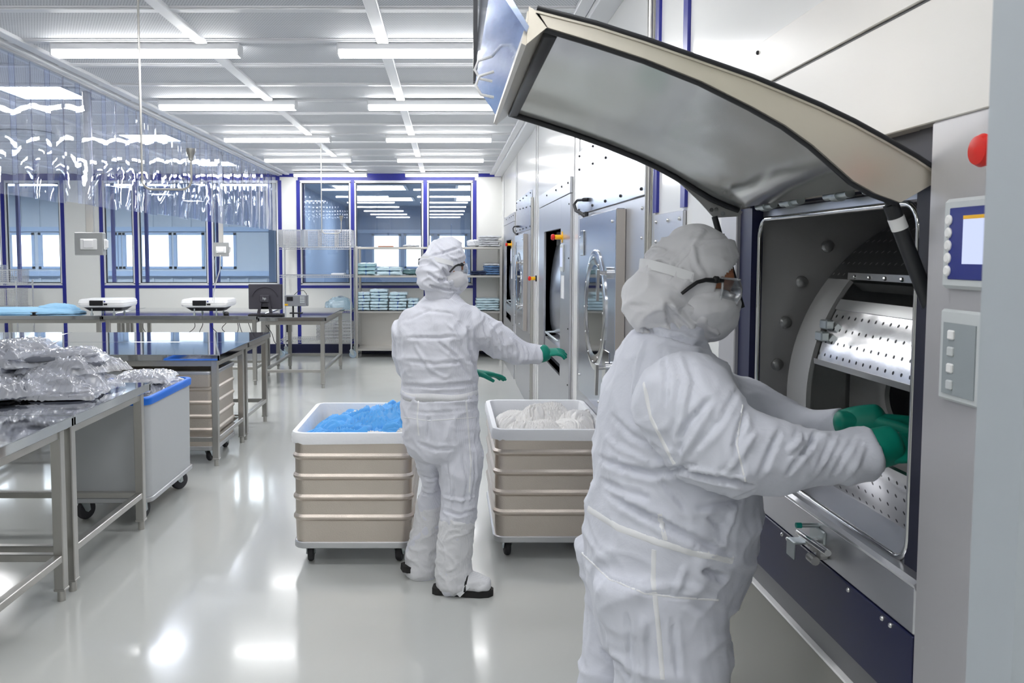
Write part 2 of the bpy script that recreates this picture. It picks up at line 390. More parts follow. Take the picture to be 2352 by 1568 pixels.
for i, (a, b) in enumerate(bays):
    wn = struct(bpy.data.objects.new('window_%d' % (i + 1), None)); COL.objects.link(wn); wn.location = ((a + b) / 2, YF, zb)
    f = MB(); x0, x1 = a + .03, b - .03
    for r in ((x0, x1, zb - .018, zb + .02), (x0, x1, zt - .02, zt + .018), (x0, x0 + .026, zb, zt), (x1 - .026, x1, zb, zt)): f.bx(r[0], r[1], YF - .006, YF + .09, r[2], r[3], .002)
    f.build('window_frame', M['bar'], wn, 0)
    s = MB()
    for r in ((x0 + .026, x1 - .026, zb + .02, zb + .034), (x0 + .026, x1 - .026, zt - .034, zt - .02), (x0 + .026, x0 + .04, zb + .02, zt - .02), (x1 - .04, x1 - .026, zb + .02, zt - .02)): s.bx(r[0], r[1], YF + .01, YF + .03, r[2], r[3])
    s.build('pane_seal', sm, wn, 0)
    MB().bx(x0 + .03, x1 - .03, YF + .016, YF + .022, zb + .024, zt - .024).build('window_pane', M['glass'], wn, 0)
# second line of posts half a metre behind
s2 = MB()
for x in [UX(u) for u in (12, 148, 236, 315, 484, 645, 687, 811, 977, 1090)]: s2.bx(x - .024, x + .024, YF + .44, YF + .50, 0, 2.9)
s2.bx(XL, XW, YF + .44, YF + .5, 1.05, 1.12); s2.bx(XL, XW, YF + .44, YF + .5, 2.82, 2.93)
struct(s2.build('trim_5', pm('rear joint profile', (70, 74, 150), .4), smooth=0))
# space beyond the panes, with daylight windows
def outer(name, Y, xs, x0, x1, z0, z1, mat, u_scale):
    w = MB(); w.bx(x0, x1, Y, Y + .2, -.1, z0); w.bx(x0, x1, Y, Y + .2, z1, 3.1); p = x0
    for a, b in xs: w.bx(p, a, Y, Y + .2, z0, z1); p = b
    w.bx(p, x1, Y, Y + .2, z0, z1)
    x = x0
    while x < x1: w.bx(x, x + .05, Y - .03, Y, z1 + .08, 3.05); w.bx(x, x + .05, Y - .03, Y, 0, z0 - .2); x += .42
    struct(w.build(name, mat, smooth=0))
    w = MB()
    for a, b in xs:
        for r in ((a, a + .06, z0, z1), (b - .06, b, z0, z1), (a, b, z0, z0 + .05), (a, b, z1 - .05, z1)): w.bx(r[0], r[1], Y - .02, Y + .06, r[2], r[3])
    w.bx(x0, x1, Y - .10, Y, z0 - .16, z0 - .05); w.bx(x0, x1, Y - .06, Y, z1 + .03, z1 + .13)
    return struct(w.build('trim_%d' % u_scale, M['outer_frame'], smooth=0))
k1 = lambda u: (u - U0) / F * 18.5
outer('wall_outer', 18.5, [(k1(a), k1(b)) for a, b in ((-150, -95), (-85, -30), (-25, 10), (20, 82), (91, 148), (266, 281), (284, 313), (320, 396), (401, 471), (505, 544))], -12.5, -3.0, 1.30, 2.10, M['cladding'], 6)
k2 = lambda u: (u - U0) / F * 24.0
outer('wall_far', 24.0, [(k2(a), k2(b)) for a, b in ((855, 921), (929, 973), (980, 995), (1005, 1072))], -3.0, 2.8, 1.22, 2.20, M['cladding_dark'], 7)
w = MB(); w.bx(-12.6, -12.5, YF + .1, 18.7, -.1, 3.1); w.bx(-3.05, -2.95, YF + .55, 24.2, -.1, 3.1); w.bx(2.75, 2.85, YF + .1, 24.2, -.1, 3.1)
w.bx(XW, 2.8, YF + .1, YF + .2, -.1, 3.1); w.bx(-12.5, XL, YF, YF + .1, -.1, 3.1)
struct(w.build('wall_corridor', M['cladding_dark'], smooth=0))
struct(MB().bx(-12.6, 2.85, YF + .1, 24.3, 3.0, 3.1).build('ceiling_corridor', pm('corridor ceiling', (150, 166, 186), .7), smooth=0))
struct(MB().bx(-12.6, 2.85, YF + .6, 24.3, -.2, -.05).build('floor_corridor', pm('corridor floor', (120, 128, 138), .5), smooth=0))
# left, front and right walls
struct(MB().bx(XL - .1, XL, YB, YF + .1, 0, ZC).build('wall_left', M['white'], smooth=0))
struct(MB().bx(XL, 2.6, YB - .1, YB, 0, ZC).build('wall_front', M['white'], smooth=0))
YN0, YN1 = .62, 2.61                       # the near machine stands between these
w = MB(); py = YN1
for o0, o1 in ((6.27, 7.36), (6.27 + 4.945, 7.36 + 4.945)):
    w.bx(XW + .006, XW + .1, py, o0, 0, ZC); w.bx(XW + .006, XW + .1, o0, o1, 0, .70); w.bx(XW + .006, XW + .1, o0, o1, 1.825, ZC); py = o1
w.bx(XW + .006, XW + .1, py, YF + .1, 0, ZC)
w.bx(XW + .006, XW + .1, YB, YN0, 0, ZC); w.bx(XW + .006, XW + .1, YN0, YN1, 2.21, ZC)
struct(w.build('wall_right', M['gloss_white'], smooth=0))
# panel joints of the right wall (double lines)
j = MB()
for y in (12.9, 10.45, 10.62, 8.05, 8.22, 5.72, 5.5, 3.6): j.bx(XW + .001, XW + .008, y - .006, y + .006, 0 if y > 3.7 else 1.8, ZC - .05)
struct(j.build('trim_8', pm('wall joint', (190, 190, 192), .4), smooth=0))
j = MB()
for u in (1513, 1578):
    y = at_x(u, 60, XW).y; j.bx(XW - .006, XW + .02, y - .028, y + .028, 1.8, ZC - .05)
struct(j.build('trim_9', M['blue'], smooth=0))
# doorway frame the view looks through
struct(MB().bx(.383, .53, .54, .60, 0, ZC, .006).build('door_frame', M['post'], smooth=30))
struct(MB().bx(.52, .86, .56, .66, 0, ZC, .004).build('door_jamb', pm('jamb', (196, 198, 186), .5), smooth=30))

# ---------------------------------------------------------------- lamps
def lamp_mesh(L):
    h = MB().bx(-L / 2, L / 2, -.055, .055, .03, .075, .006); d = MB()
    d.prism([(-.05, .03), (.05, .03), (.046, .004), (.035, 0), (-.035, 0), (-.046, .004)], lambda a, b, t: (t, a, b), -L / 2 + .004, L / 2 - .004)
    e = []
    for s in (-1, 1): e.append(MB().bx(s * L / 2 - .006, s * L / 2 + .006, -.056, .056, -.002, .076, .003))
    return h, d, e
ordn = ['nearest', 'second nearest', 'third', 'fourth', 'farthest']
proto = None
for ri, (x, row) in enumerate(((-1.86, 'left'), (-.105, 'right'))):
    for k, y in enumerate((-.9, 1.12, 3.16, 5.20, 7.08, 9.10, 11.07, 13.15)):
        lab = '%s bright tube ceiling light of the %s row, counted from the front' % (ordn[k - 3], row) if k >= 3 else 'tube ceiling light of the %s row overhead, outside the view' % row
        if proto is None:
            proto = thing('ceiling_light', lab, 'ceiling light', (x, y, 2.845), 0, 'tube lights on the ceiling'); h, d, e = lamp_mesh(1.145)
            for m_, n_, mt in ((h, 'housing', M['bar']), (d, 'diffuser', M['lamp']), (e[0], 'end_cap', M['bar']), (e[1], 'end_cap', M['bar'])): o = m_.build(n_, mt, None, 30); o.parent = proto
        else: dup(proto, (x, y, 2.845), 0, lab)
tro = None
for k, (x, y) in enumerate(((-3.27, 6.75), (-3.33, 9.35), (-3.36, 12.0))):
    lab = 'square flush ceiling lamp seen through the strip curtain, %s of three' % ('nearest', 'middle', 'farthest')[k]
    if tro is None:
        tro = thing('panel_light', lab, 'ceiling light', (x, y, ZC - .012), 0, 'square lamps beyond the curtain')
        f = MB()
        for a in ((-.30, .30, -.30, -.26), (-.30, .30, .26, .30), (-.30, -.26, -.26, .26), (.26, .30, -.26, .26)): f.bx(a[0], a[1], a[2], a[3], 0, .02, .003)
        o = f.build('frame', pm('lamp frame', (150, 160, 172), .4)); o.parent = tro
        o = MB().bx(-.26, .26, -.26, .26, .004, .018).build('diffuser', M['lamp'], None, 0); o.parent = tro
    else: dup(tro, (x, y, ZC - .012), 0, lab)
for k, (x, y, lab) in enumerate(((-4.55, 9.0, 'round grey air outlet in the ceiling beyond the strip curtain, nearer one'), (-4.6, 12.1, 'round grey air outlet in the ceiling beyond the strip curtain, farther one'))):
    t = thing('air_outlet', lab, 'vent', (x, y, ZC - .03), 0, 'round ceiling air outlets')
    MB().lathe([(.28, .03), (.30, .02), (.29, 0), (.2, .006), (.19, .02), (.1, .02), (.09, .004), (.001, .004)], (x, y, ZC - .03), (0, 0, 1), 28).build('outlet_ring', M['grey_light'], t)

# ---------------------------------------------------------------- strip curtain
XC, ZS = -2.745, 2.0
cur = thing('strip_curtain', 'clear plastic strip curtain hanging from the ceiling rail on the left', 'curtain', (XC, 9.2, 2.9))
MB().bx(XC - .02, XC + .02, 3.9, YF - .05, 2.885, 2.915, .004).build('curtain_rail', M['alu_rim'], cur)
y = 4.0; i = 0; rr = random.Random(3)
while y < YF - .35:
    wd = .262; ph = rr.random() * 6; am = rr.uniform(.003, .007); sk = rr.uniform(-.006, .006); side = .004 if i % 2 else -.004
    def pt(a, b, off):
        z = 2.89 - b * (2.89 - ZS + rr0)
        lower = max(0, b - .45) / .55
        x = XC + side + off + .006 * (a - .5) ** 2 * 4 * (1 if i % 2 else -1) + lower ** 1.5 * am * (sin(9 * b + ph) + 1.1 * sin(5 * a + ph + 6 * b)) + b * sk
        return Vector((x, y + (a - .5) * wd, z))
    rr0 = rr.uniform(-.008, .008)
    m = MB(); NU, NV = 10, 46
    m.grid(lambda a, b: pt(a, b, 0), NU, NV); m.grid(lambda a, b: pt(a, b, .0026), NU, NV)
    n1 = (NU + 1) * (NV + 1); m.cur = 1; st = m.f; bd = [j * (NU + 1) for j in range(NV + 1)]; bd2 = [j * (NU + 1) + NU for j in range(NV + 1)]; bt = [NV * (NU + 1) + k for k in range(NU + 1)]
    for seq in (bd, bd2, bt):
        for p_, q_ in zip(seq, seq[1:]): m.f.append((p_, q_, q_ + n1, p_ + n1)); m.mi.append(1)
    m.build('strip', [M['pvc'], M['pvc_edge']], cur, 60)
    y += .232; i += 1
# hanging rods with nozzles
for nm, u, v_b, un, Y, lab in (('n', 327, 435, 440, 4.25, 'thin steel drop pipe bent up to a nozzle, hanging nearest in front of the curtain'), ('f', 739, 536, 784, 9.75, 'thin steel drop pipe with nozzle hanging farther back before the rear windows')):
    p0, p1 = at_y(u, v_b, Y), at_y(un, v_b, Y); x0, x1, z0 = p0.x, p1.x, p0.z; r = .05
    t = thing('drop_pipe', lab, 'pipe', (x0, Y, z0), 0, 'hanging drop pipes')
    pts = [(x0, Y, ZC)] + [(x0, Y, z0 + r + .2)]
    pts += [(x0 + r - r * cos(a), Y, z0 + r - r * sin(a)) for a in [R(10 * k) for k in range(10)]]
    pts += [(x1 - r + r * sin(a), Y, z0 + r - r * cos(a)) for a in [R(10 * k) for k in range(10)]]
    ztop = z0 + .155; pts += [(x1, Y, ztop)]
    MB().tube(pts, .0058, 10).build('pipe', M['steel'], t)
    MB().lathe([(.009, 0), (.013, .004), (.013, .02), (.022, .042), (.024, .046), (.024, .062), (.016, .062), (.012, .045), (.001, .045)], (x1, Y, ztop - .01), (0, 0, 1), 20).build('nozzle', M['steel'], t)
    MB().lathe([(.03, 0), (.03, -.01), (.01, -.016), (.001, -.016)], (x0, Y, ZC), (0, 0, 1), 18).build('ceiling_flange', M['steel'], t)
# power poles
def outlet_box(u0, u1, v0, v1, Y, lab, rz):
    a, b = at_y(u0, v0, Y), at_y(u1, v1, Y); cx, z0, z1 = (a.x + b.x) / 2, b.z, a.z; W = (b.x - a.x) * .80
    t = thing('power_pole', lab, 'outlet', (cx, Y, z0), rz, 'ceiling power poles')
    def add(m, n, mt, par=t):
        o = m.build(n, mt, None, 30); o.parent = par; return o
    H = z1 - z0
    add(MB().bx(-W / 2, W / 2, -W / 2 * .8, W / 2 * .8, 0, H, .004), 'outlet_box', M['grey_mid'] if False else pm('box grey', (158, 160, 160), .45, .3))
    add(MB().bx(-.03, .03, -.02, .02, H, ZC - z0, .004).bx(-.012, .012, -.024, .024, H, ZC - z0), 'pole', M['steel'])
    add(MB().bx(-.12, .12, -.09, .09, ZC - z0 - .02, ZC - z0, .003), 'ceiling_plate', M['grey_light'])
    for fx in (0, 1):
        m = MB(); l = MB()
        if fx == 0: m.bx(-.062, .062, -W * .4 - .012, -W * .4, H * .25, H * .72, .004); l.bx(-.036, .036, -W * .4 - .026, -W * .4 - .012, H * .32, H * .67, .004)
        else: m.bx(W / 2, W / 2 + .012, -.055, .055, H * .25, H * .72, .004); l.bx(W / 2 + .012, W / 2 + .026, -.036, .036, H * .32, H * .67, .004)
        k = add(m, 'socket_plate', M['white_plastic']); add(l, 'socket_flap', M['white_plastic'], k)
    return t
outlet_box(170, 246, 534, 586, 6.62, 'grey outlet box on a ceiling pole, nearer one, left of the drop pipe', R(14))
outlet_box(486, 530, 557, 589, 10.5, 'grey outlet box on a ceiling pole, farther one with a white cable', R(14))

for k, (x, y) in enumerate(((-6.2, 6.75), (-6.2, 9.0), (-6.2, 11.0))): dup(tro, (x, y, ZC - .012), 0, 'added square fill lamp over the far left of the hall, outside the view')  # unseen lamps added to lighten the dim left end and rear wall
# fill lamps added to brighten the space beyond the rear windows
t3 = None
for k, (x, y) in enumerate(((-10.4, 15.9), (-8.3, 15.9), (-6.2, 15.9), (-4.2, 15.9), (-1.6, 17.0), (.9, 17.0), (-1.6, 20.5), (.9, 20.5))):
    lab = 'large added fill lamp brightening the space beyond the rear windows'
    if t3 is None:
        t3 = thing('panel_light', lab, 'ceiling light', (x, y, 2.97), 0, 'added fill lamps beyond the rear windows')
        f = MB()
        for a in ((-.76, .76, -.66, -.60), (-.76, .76, .60, .66), (-.76, -.70, -.60, .60), (.70, .76, -.60, .60)): f.bx(a[0], a[1], a[2], a[3], 0, .03, .003)
        o = f.build('frame', M['bar']); o.parent = t3
        o = MB().bx(-.70, .70, -.60, .60, .006, .028).build('diffuser', emit('added corridor fill', (255, 255, 255), 15.0), None, 0); o.parent = t3
    else: dup(t3, (x, y, 2.97), 0, lab)
# ---------------------------------------------------------------- steel tables
def table(x0, x1, y0, y1, zt, label, legx=None, side='both', cross=True, rear=True, inset=.03, group='steel work tables'):
    t = thing('steel_table', label, 'table', ((x0 + x1) / 2, (y0 + y1) / 2, 0), 0, group)
    m = MB().bx(x0, x1, y0, y1, zt - .012, zt, .003)
    for a in ((x0, x1, y0, y0 + .02), (x0, x1, y1 - .02, y1), (x0, x0 + .02, y0, y1), (x1 - .02, x1, y0, y1)): m.bx(a[0], a[1], a[2], a[3], zt - .048, zt - .006, .003)
    m.build('tabletop', M['steel_top'], t)
    lw = .048; lx = [x0 + inset + lw / 2, x1 - inset - lw / 2]; ly = [y0 + inset + lw / 2, y1 - inset - lw / 2]
    m = MB()
    for y in ly: m.bx(lx[0], lx[1], y - .018, y + .018, zt - .095, zt - .045, .002)
    for x in lx: m.bx(x - .018, x + .018, ly[0], ly[1], zt - .095, zt - .045, .002)
    m.build('apron', M['steel'], t)
    for x in lx:
        for y in ly:
            l = MB().bx(x - lw / 2, x + lw / 2, y - lw / 2, y + lw / 2, .055, zt - .05, .004).build('leg', M['steel'], t)
            MB().bx(x - lw / 2 - .002, x + lw / 2 + .002, y - lw / 2 - .002, y + lw / 2 + .002, .05, .062, .002).cyl((x, y, 0), (x, y, .054), .019, n=16).build('foot', M['steel'], l)
    for x in lx: MB().bx(x - .02, x + .02, ly[0] + lw / 2, ly[1] - lw / 2, .19, .225, .003).build('side_stretcher', M['steel'], t)
    if cross:
        for y in (ly if rear else ly[:1]): MB().bx(lx[0] + lw / 2, lx[1] - lw / 2, y - .018, y + .018, .19, .225, .003).build('cross_stretcher', M['steel'], t)
    return t
ZA = .868
table(-3.35, -1.77, 2.86, 3.862, ZA, 'steel table cut by the left frame edge, nearest to the viewer')
table(-3.35, -1.77, 3.868, 4.875, ZA, 'steel table carrying the heap of plastic-bagged garments, in front of the blue-rimmed cart')
table(-3.66, -1.735, 6.24, 7.135, .868, 'mirror-bright steel table with the ribbed metal cart pushed under its corner')
table(-3.66, -1.735, 7.145, 8.04, .868, 'mirror-bright steel table directly behind the one over the ribbed metal cart')
table(-5.7, -3.67, 6.24, 7.135, .868, 'mirror-bright steel table behind the heap of bags at the left edge, front one')
table(-5.7, -3.67, 7.145, 8.04, .868, 'mirror-bright steel table behind the heap of bags at the left edge, rear one')
table(-2.30, -1.475, 9.95, 11.72, .868, 'steel table under the dark monitor, set lengthways towards the rear shelves', cross=True)
table(-4.285, -2.36, 10.20, 10.95, .868, 'steel table under the white scale that stands beside the monitor')
table(-4.285, -2.36, 10.96, 11.72, .868, 'steel table back to back behind the one under the white scales', cross=False)
table(-6.25, -4.295, 10.20, 10.95, .868, 'steel table with the pale blue garment spread on it')
table(-6.25, -4.295, 10.96, 11.72, .868, 'steel table back to back behind the one with the pale blue garment', cross=False)

# ---------------------------------------------------------------- carts
def castor(x, y, zmount, r, parent, mat_tyre, ang):
    """swivel castor: fork part, wheel sub-part"""
    f = MB(); ca, sa = cos(ang), sin(ang)
    MT = Matrix.Translation((x, y, 0)) @ Matrix.Rotation(ang, 4, 'Z')
    f.bx(-.04, .04, -.03, .03, zmount - .012, zmount, .003, MT)
    for s in (-1, 1):
        f.prism([(-.03, zmount - .012), (.03, zmount - .012), (.038, r * .9), (.02, r * .75), (.004, r * .9)], lambda a, b, t, s=s: MT @ Vector((a, s * .021 + t, b)), -.002, .002)
    f.cyl(MT @ Vector((.02, -.026, r)), MT @ Vector((.02, .026, r)), .008, n=12)
    fo = f.build('castor', M['zinc'], parent, 30)
    w = MB(); o = MT @ Vector((.02, -.016, r)); ax = MT.to_3x3() @ Vector((0, 1, 0))
    w.lathe([(r * .55, 0), (r * .86, 0), (r, .008), (r, .024), (r * .86, .032), (r * .55, .032)], o, ax, 28)
    wo = w.build('wheel', mat_tyre, fo, 40)
    h = MB().lathe([(.001, .004), (r * .58, .004), (r * .58, .028), (.001, .028)], o, ax, 24); h.build('wheel_hub', M['black'], wo, 40)
def ribbed_cart(x0, x1, y0, y1, label, liner=True, zrim=.705):
    t = thing('laundry_cart', label, 'cart', ((x0 + x1) / 2, (y0 + y1) / 2, 0), 0, 'ribbed aluminium laundry carts')
    o0 = .012
    def ring(z, d, r=.055): return [Vector((x, y, z)) for x, y in rrect(x0 + o0 - d, x1 - o0 + d, y0 + o0 - d, y1 - o0 + d, r + d, 7)]
    rings = []; ribs = (.582, .475, .366, .26)
    zs = []
    for rb in ribs[::-1]:
        zs += [(rb - .0175, 0), (rb - .013, .004), (rb - .005, .0105), (rb + .005, .0105), (rb + .013, .004), (rb + .0175, 0)]
    rings.append(ring(.125, -.004)); rings += [ring(z, d) for z, d in zs]; rings += [ring(zrim - .01, 0)]
    rings += [ring(zrim - .01, -.006), ring(.15, -.010), ring(.145, -.03)]
    MB().loft(rings).build('body', M['alu'], t, 40)
    MB().loft([ring(.098, .002), ring(.102, .006), ring(.128, .006), ring(.132, .001)]).build('base_rail', M['alu_rim'], t, 40)
    rim = MB(); rim.loft([ring(zrim - .03, .0015), ring(zrim - .03, .010), ring(zrim - .008, .013), ring(zrim, .008), ring(zrim, -.006), ring(zrim - .012, -.010), ring(zrim - .03, -.009)], (False, False)); rim.build('rim', M['alu_rim'], t, 50)
    for i, (x, y) in enumerate(((x0 + .085, y0 + .085), (x1 - .085, y0 + .085), (x0 + .085, y1 - .085), (x1 - .085, y1 - .085))): castor(x, y, .1, .045, t, M['rubber'], (R(96), R(80), R(100), R(85))[i])
    if liner:
        rr = random.Random(int(x0 * 100)); nn = len(ring(0, 0))
        wav = [rr.uniform(-.004, .004) for _ in range(nn)]
        def lr(z, d, w=1, zz=1):
            q = ring(z, d)
            c = Vector(((x0 + x1) / 2, (y0 + y1) / 2, 0)); res = []
            for k, p in enumerate(q):
                n = (p - c); n.z = 0; n.normalize(); res.append(p + n * wav[k] * w * .6 + Vector((0, 0, wav[(k * 3) % nn] * zz)))
            return res
        l = MB(); l.loft([lr(zrim - .052, .017, 1.2, 1.4), lr(zrim - .045, .018), lr(zrim - .012, .018, .3, .3), lr(zrim + .003, .012, .1, .2), lr(zrim + .003, -.012, .1, .2), lr(zrim - .02, -.020, .6, .3), lr(zrim - .10, -.024, 1.5), lr(zrim - .2, -.028, 2), lr(.3, -.04, 2), lr(.2, -.05, 2)], (False, True))
        l.build('cloth_liner', M['linen'], t, 60)
    return t
cartD = ribbed_cart(-.815, -.178, 4.215, 5.10, 'ribbed metal cart filled with blue garments, left of the walking person')
cartE = ribbed_cart(.235, .848, 4.30, 5.20, 'ribbed metal cart filled with white cloths, between the two persons')
cartC = ribbed_cart(-2.70, -1.805, 6.36, 6.98, 'empty ribbed metal cart parked under the corner of a steel table', liner=False, zrim=.725)
def plastic_cart(x0, x1, y0, y1, label):
    t = thing('plastic_cart', label, 'cart', ((x0 + x1) / 2, (y0 + y1) / 2, 0))
    def ring(z, d, r=.06): return [Vector((x, y, z)) for x, y in rrect(x0 - d, x1 + d, y0 - d, y1 + d, r, 7)]
    MB().loft([ring(.155, -.004), ring(.74, 0), ring(.74, -.006), ring(.2, -.014), ring(.19, -.04)]).build('body', M['grey_plastic'], t, 40)
    MB().loft([ring(.13, .002), ring(.134, .008), ring(.158, .008), ring(.162, .001)]).build('base_rail', M['alu_rim'], t, 40)
    MB().loft([ring(.725, .001), ring(.725, .009), ring(.764, .012), ring(.772, .006), ring(.772, -.014), ring(.764, -.018), ring(.728, -.014)], (False, False)).build('rim', M['blue_plastic'], t, 50)
    for i, (x, y) in enumerate(((x0 + .09, y0 + .09), (x1 - .09, y0 + .09), (x0 + .09, y1 - .10), (x1 - .085, y1 - .10))): castor(x, y, .132, .062, t, M['tyre'], (R(60), R(75), R(40), R(50))[i])
    return t
cartB = plastic_cart(-2.335, -1.80, 4.905, 5.75, 'light grey plastic cart with bright blue rim behind the bag-covered table')

# ---------------------------------------------------------------- crumpled cloths and bags
def ridge(p): return 1 - 2 * abs(noise.noise(p))
def crumple(w, d, h, seed, sub=5, sharp=1.0, boxy=1.0, flat=.35, freq=.75):
    bm = bmesh.new(); bmesh.ops.create_icosphere(bm, subdivisions=sub, radius=1)
    s0 = Vector((seed * 7.3, seed * 3.1, seed * 1.7)); rr = random.Random(seed)
    ax = rr.uniform(0, pi); st = Vector((cos(ax), sin(ax), 0))
    for v in bm.verts:
        n = v.co.normalized(); c = v.co.copy()
        f = lambda a: math.copysign(abs(a) ** boxy, a)
        c.x, c.y = f(c.x), f(c.y)
        q = n + Vector((noise.noise(n * 2 + s0), noise.noise(n * 2 - s0), noise.noise(n * 2.3 + s0 * 2))) * .45
        q1 = q * 1.6 * freq + st * (q.dot(st)) * -1.0
        r = 1 + .34 * ridge(q1 + s0) * sharp + .16 * ridge(q * 3.6 * freq - s0) * sharp + .09 * ridge(q * 8 * freq + s0)
        r = min(1.42, max(.62, r)); c = c * (.74 + .26 * r); z = c.z * (.66 + .34 * r)
        z = z if z > 0 else z * flat
        v.co = Vector((c.x * w / 2, c.y * d / 2, z * h))
    m = MB(); m.frombm(bm); return m
def cloth(w, d, h, seed, n=64, k=1.0, corner=0.0, lift=.55, edge=3, f2w=.28, droop=0.0):
    """a crumpled sheet: folds run in changing directions, borders are ragged"""
    s0 = Vector((seed * 3.7 + .3, seed * 1.9 - .7, seed * .57)); rr = random.Random(seed)
    th0 = rr.uniform(0, pi)
    def fn(u, v):
        a, b = u * 2 - 1, v * 2 - 1
        p = Vector((a * w / 2, b * d / 2, 0)); q = p * (9.0 * k) + s0
        th = th0 + 1.6 * noise.noise(q * .28)
        wx = Vector((noise.noise(q * .45), noise.noise(q * .45 + s0), 0))
        x, y = cos(th) * q.x + sin(th) * q.y, -sin(th) * q.x + cos(th) * q.y
        f1 = ridge(Vector((x * .95, y * .30, s0.z)) + wx * 1.5)
        th2 = th + 1.2; x2, y2 = cos(th2) * q.x + sin(th2) * q.y, -sin(th2) * q.x + cos(th2) * q.y
        f2 = ridge(Vector((x2 * 1.9, y2 * .7, s0.z + 5)) + wx * 1.2)
        e = max(abs(a), abs(b)); r2 = min(1.0, math.hypot(a, b)); ee = e * (1 - corner) + r2 * corner
        dome = max(0, 1 - ee ** edge)
        z = h * (lift * dome + (1 - lift) * (f1 * .62 + f2 * f2w) * (.35 + .65 * dome) + .12 * noise.noise(q * .5))
        sh = 1 - .20 * corner * max(0, math.hypot(a, b) - 1)
        px = p.x * sh + (wx.x * .028 + .016 * noise.noise(q * 1.3)) / max(k, .5); py = p.y * sh + (wx.y * .028 + .016 * noise.noise(q * 1.3 + s0)) / max(k, .5)
        z = max(z, -.004) - droop * max(0, ee - .55) ** 1.5 * 3 * (1 + .8 * noise.noise(q * .35))
        return Vector((px, py, z))
    m = MB(); m.grid(fn, n, n); return m
def solid(o, t=.003):
    md = o.modifiers.new('thick', 'SOLIDIFY'); md.thickness = t; md.offset = -1; return o
def place(m, name, mat, x, y, z, rz, lab, cat, grp, smooth=180, tilt=(0, 0), box=None):
    if box:
        c_, s_ = cos(rz), sin(rz); v2 = []
        for vx, vy, vz in m.v:
            wx = min(max(x + c_ * vx - s_ * vy, box[0]), box[1]) - x; wy = min(max(y + s_ * vx + c_ * vy, box[2]), box[3]) - y; v2.append((c_ * wx + s_ * wy, -s_ * wx + c_ * wy, vz))
        m.v = v2
    o = m.build(name, mat, None, smooth); o.location = (x, y, z); o.rotation_euler = (tilt[0], tilt[1], rz); return tag(o, lab, cat, grp)
blue = [(-.70, 4.36, .635, .22, .16, .07, 'small blue garment bunched in the front left corner of its cart'), (-.60, 4.55, .64, .30, .28, .10, 'blue garment crumpled at the left side of the blue heap'), (-.47, 4.40, .63, .34, .2, .09, 'blue garment lying low at the middle front of the blue heap'),
        (-.38, 4.62, .65, .42, .36, .135, 'largest blue garment on top of the blue heap'), (-.25, 4.82, .65, .26, .3, .12, 'blue garment at the back of the heap, next to the walking person'), (-.50, 4.86, .63, .3, .26, .09, 'blue garment at the rear left of the blue heap'), (-.28, 4.45, .63, .2, .2, .11, 'blue garment at the right of the heap, folded over a white cloth')]
for i, (x, y, z, w, d, h, lab) in enumerate(blue):
    solid(place(cloth(w * 1.15, d * 1.15, h * 1.25, i + 3, 60, .78, .5, .5), 'blue_garment', M['cloth_blue'], x, y, z - .015, i * 1.3, lab, 'garment', 'blue garments in the cart', box=(-.772, -.22, 4.258, 5.055)))
for i, (x, y, z, w, d, h, lab) in enumerate(((-.37, 4.325, .655, .16, .12, .055, 'white cloth at the front of the blue heap'), (-.225, 4.34, .655, .1, .14, .065, 'white cloth at the front right of the blue heap, near the person'), (-.52, 4.70, .70, .12, .12, .05, 'white cloth peeping out behind the blue heap'))):
    solid(place(cloth(w * 1.2, d * 1.2, h * 1.2, i + 30, 44, 1.1, .6), 'white_cloth', M['cloth_white'], x, y, z - .015, i * .9, lab, 'cloth', 'white cloths in the blue heap', box=(-.772, -.22, 4.258, 5.055)))
wl = [(.345, 4.55, .13, .15, .075, 'white cloth at the far left of the cloth heap'), (.42, 4.45, .16, .16, .07, 'white cloth at the front left of the cloth heap'), (.50, 4.62, .18, .16, .13, 'white cloth twisted up at the middle left of the cloth heap'), (.52, 4.43, .17, .15, .08, 'white cloth curled low at the middle front of the cloth heap'),
      (.61, 4.66, .2, .17, .135, 'tallest white cloth, on top of the cloth heap'), (.63, 4.44, .17, .15, .08, 'white cloth low at the front right of the cloth heap'), (.72, 4.58, .17, .17, .105, 'white cloth at the right of the cloth heap'), (.765, 4.72, .12, .16, .09, 'white cloth at the far right rear of the cloth heap'), (.56, 4.84, .24, .2, .08, 'white cloth lying behind the tallest one'), (.40, 4.74, .18, .18, .07, 'white cloth at the rear left of the cloth heap')]
for i, (x, y, w, d, h, lab) in enumerate(wl):
    solid(place(cloth(w * 1.3, d * 1.3, h * 1.15, i + 50, 60, .62, .8, .66, 3, .16), 'white_cloth', M['cloth_white'], x, y, .650, i * 1.7, lab, 'cloth', 'white cloths in the cart', box=(.278, .805, 4.343, 5.155)))
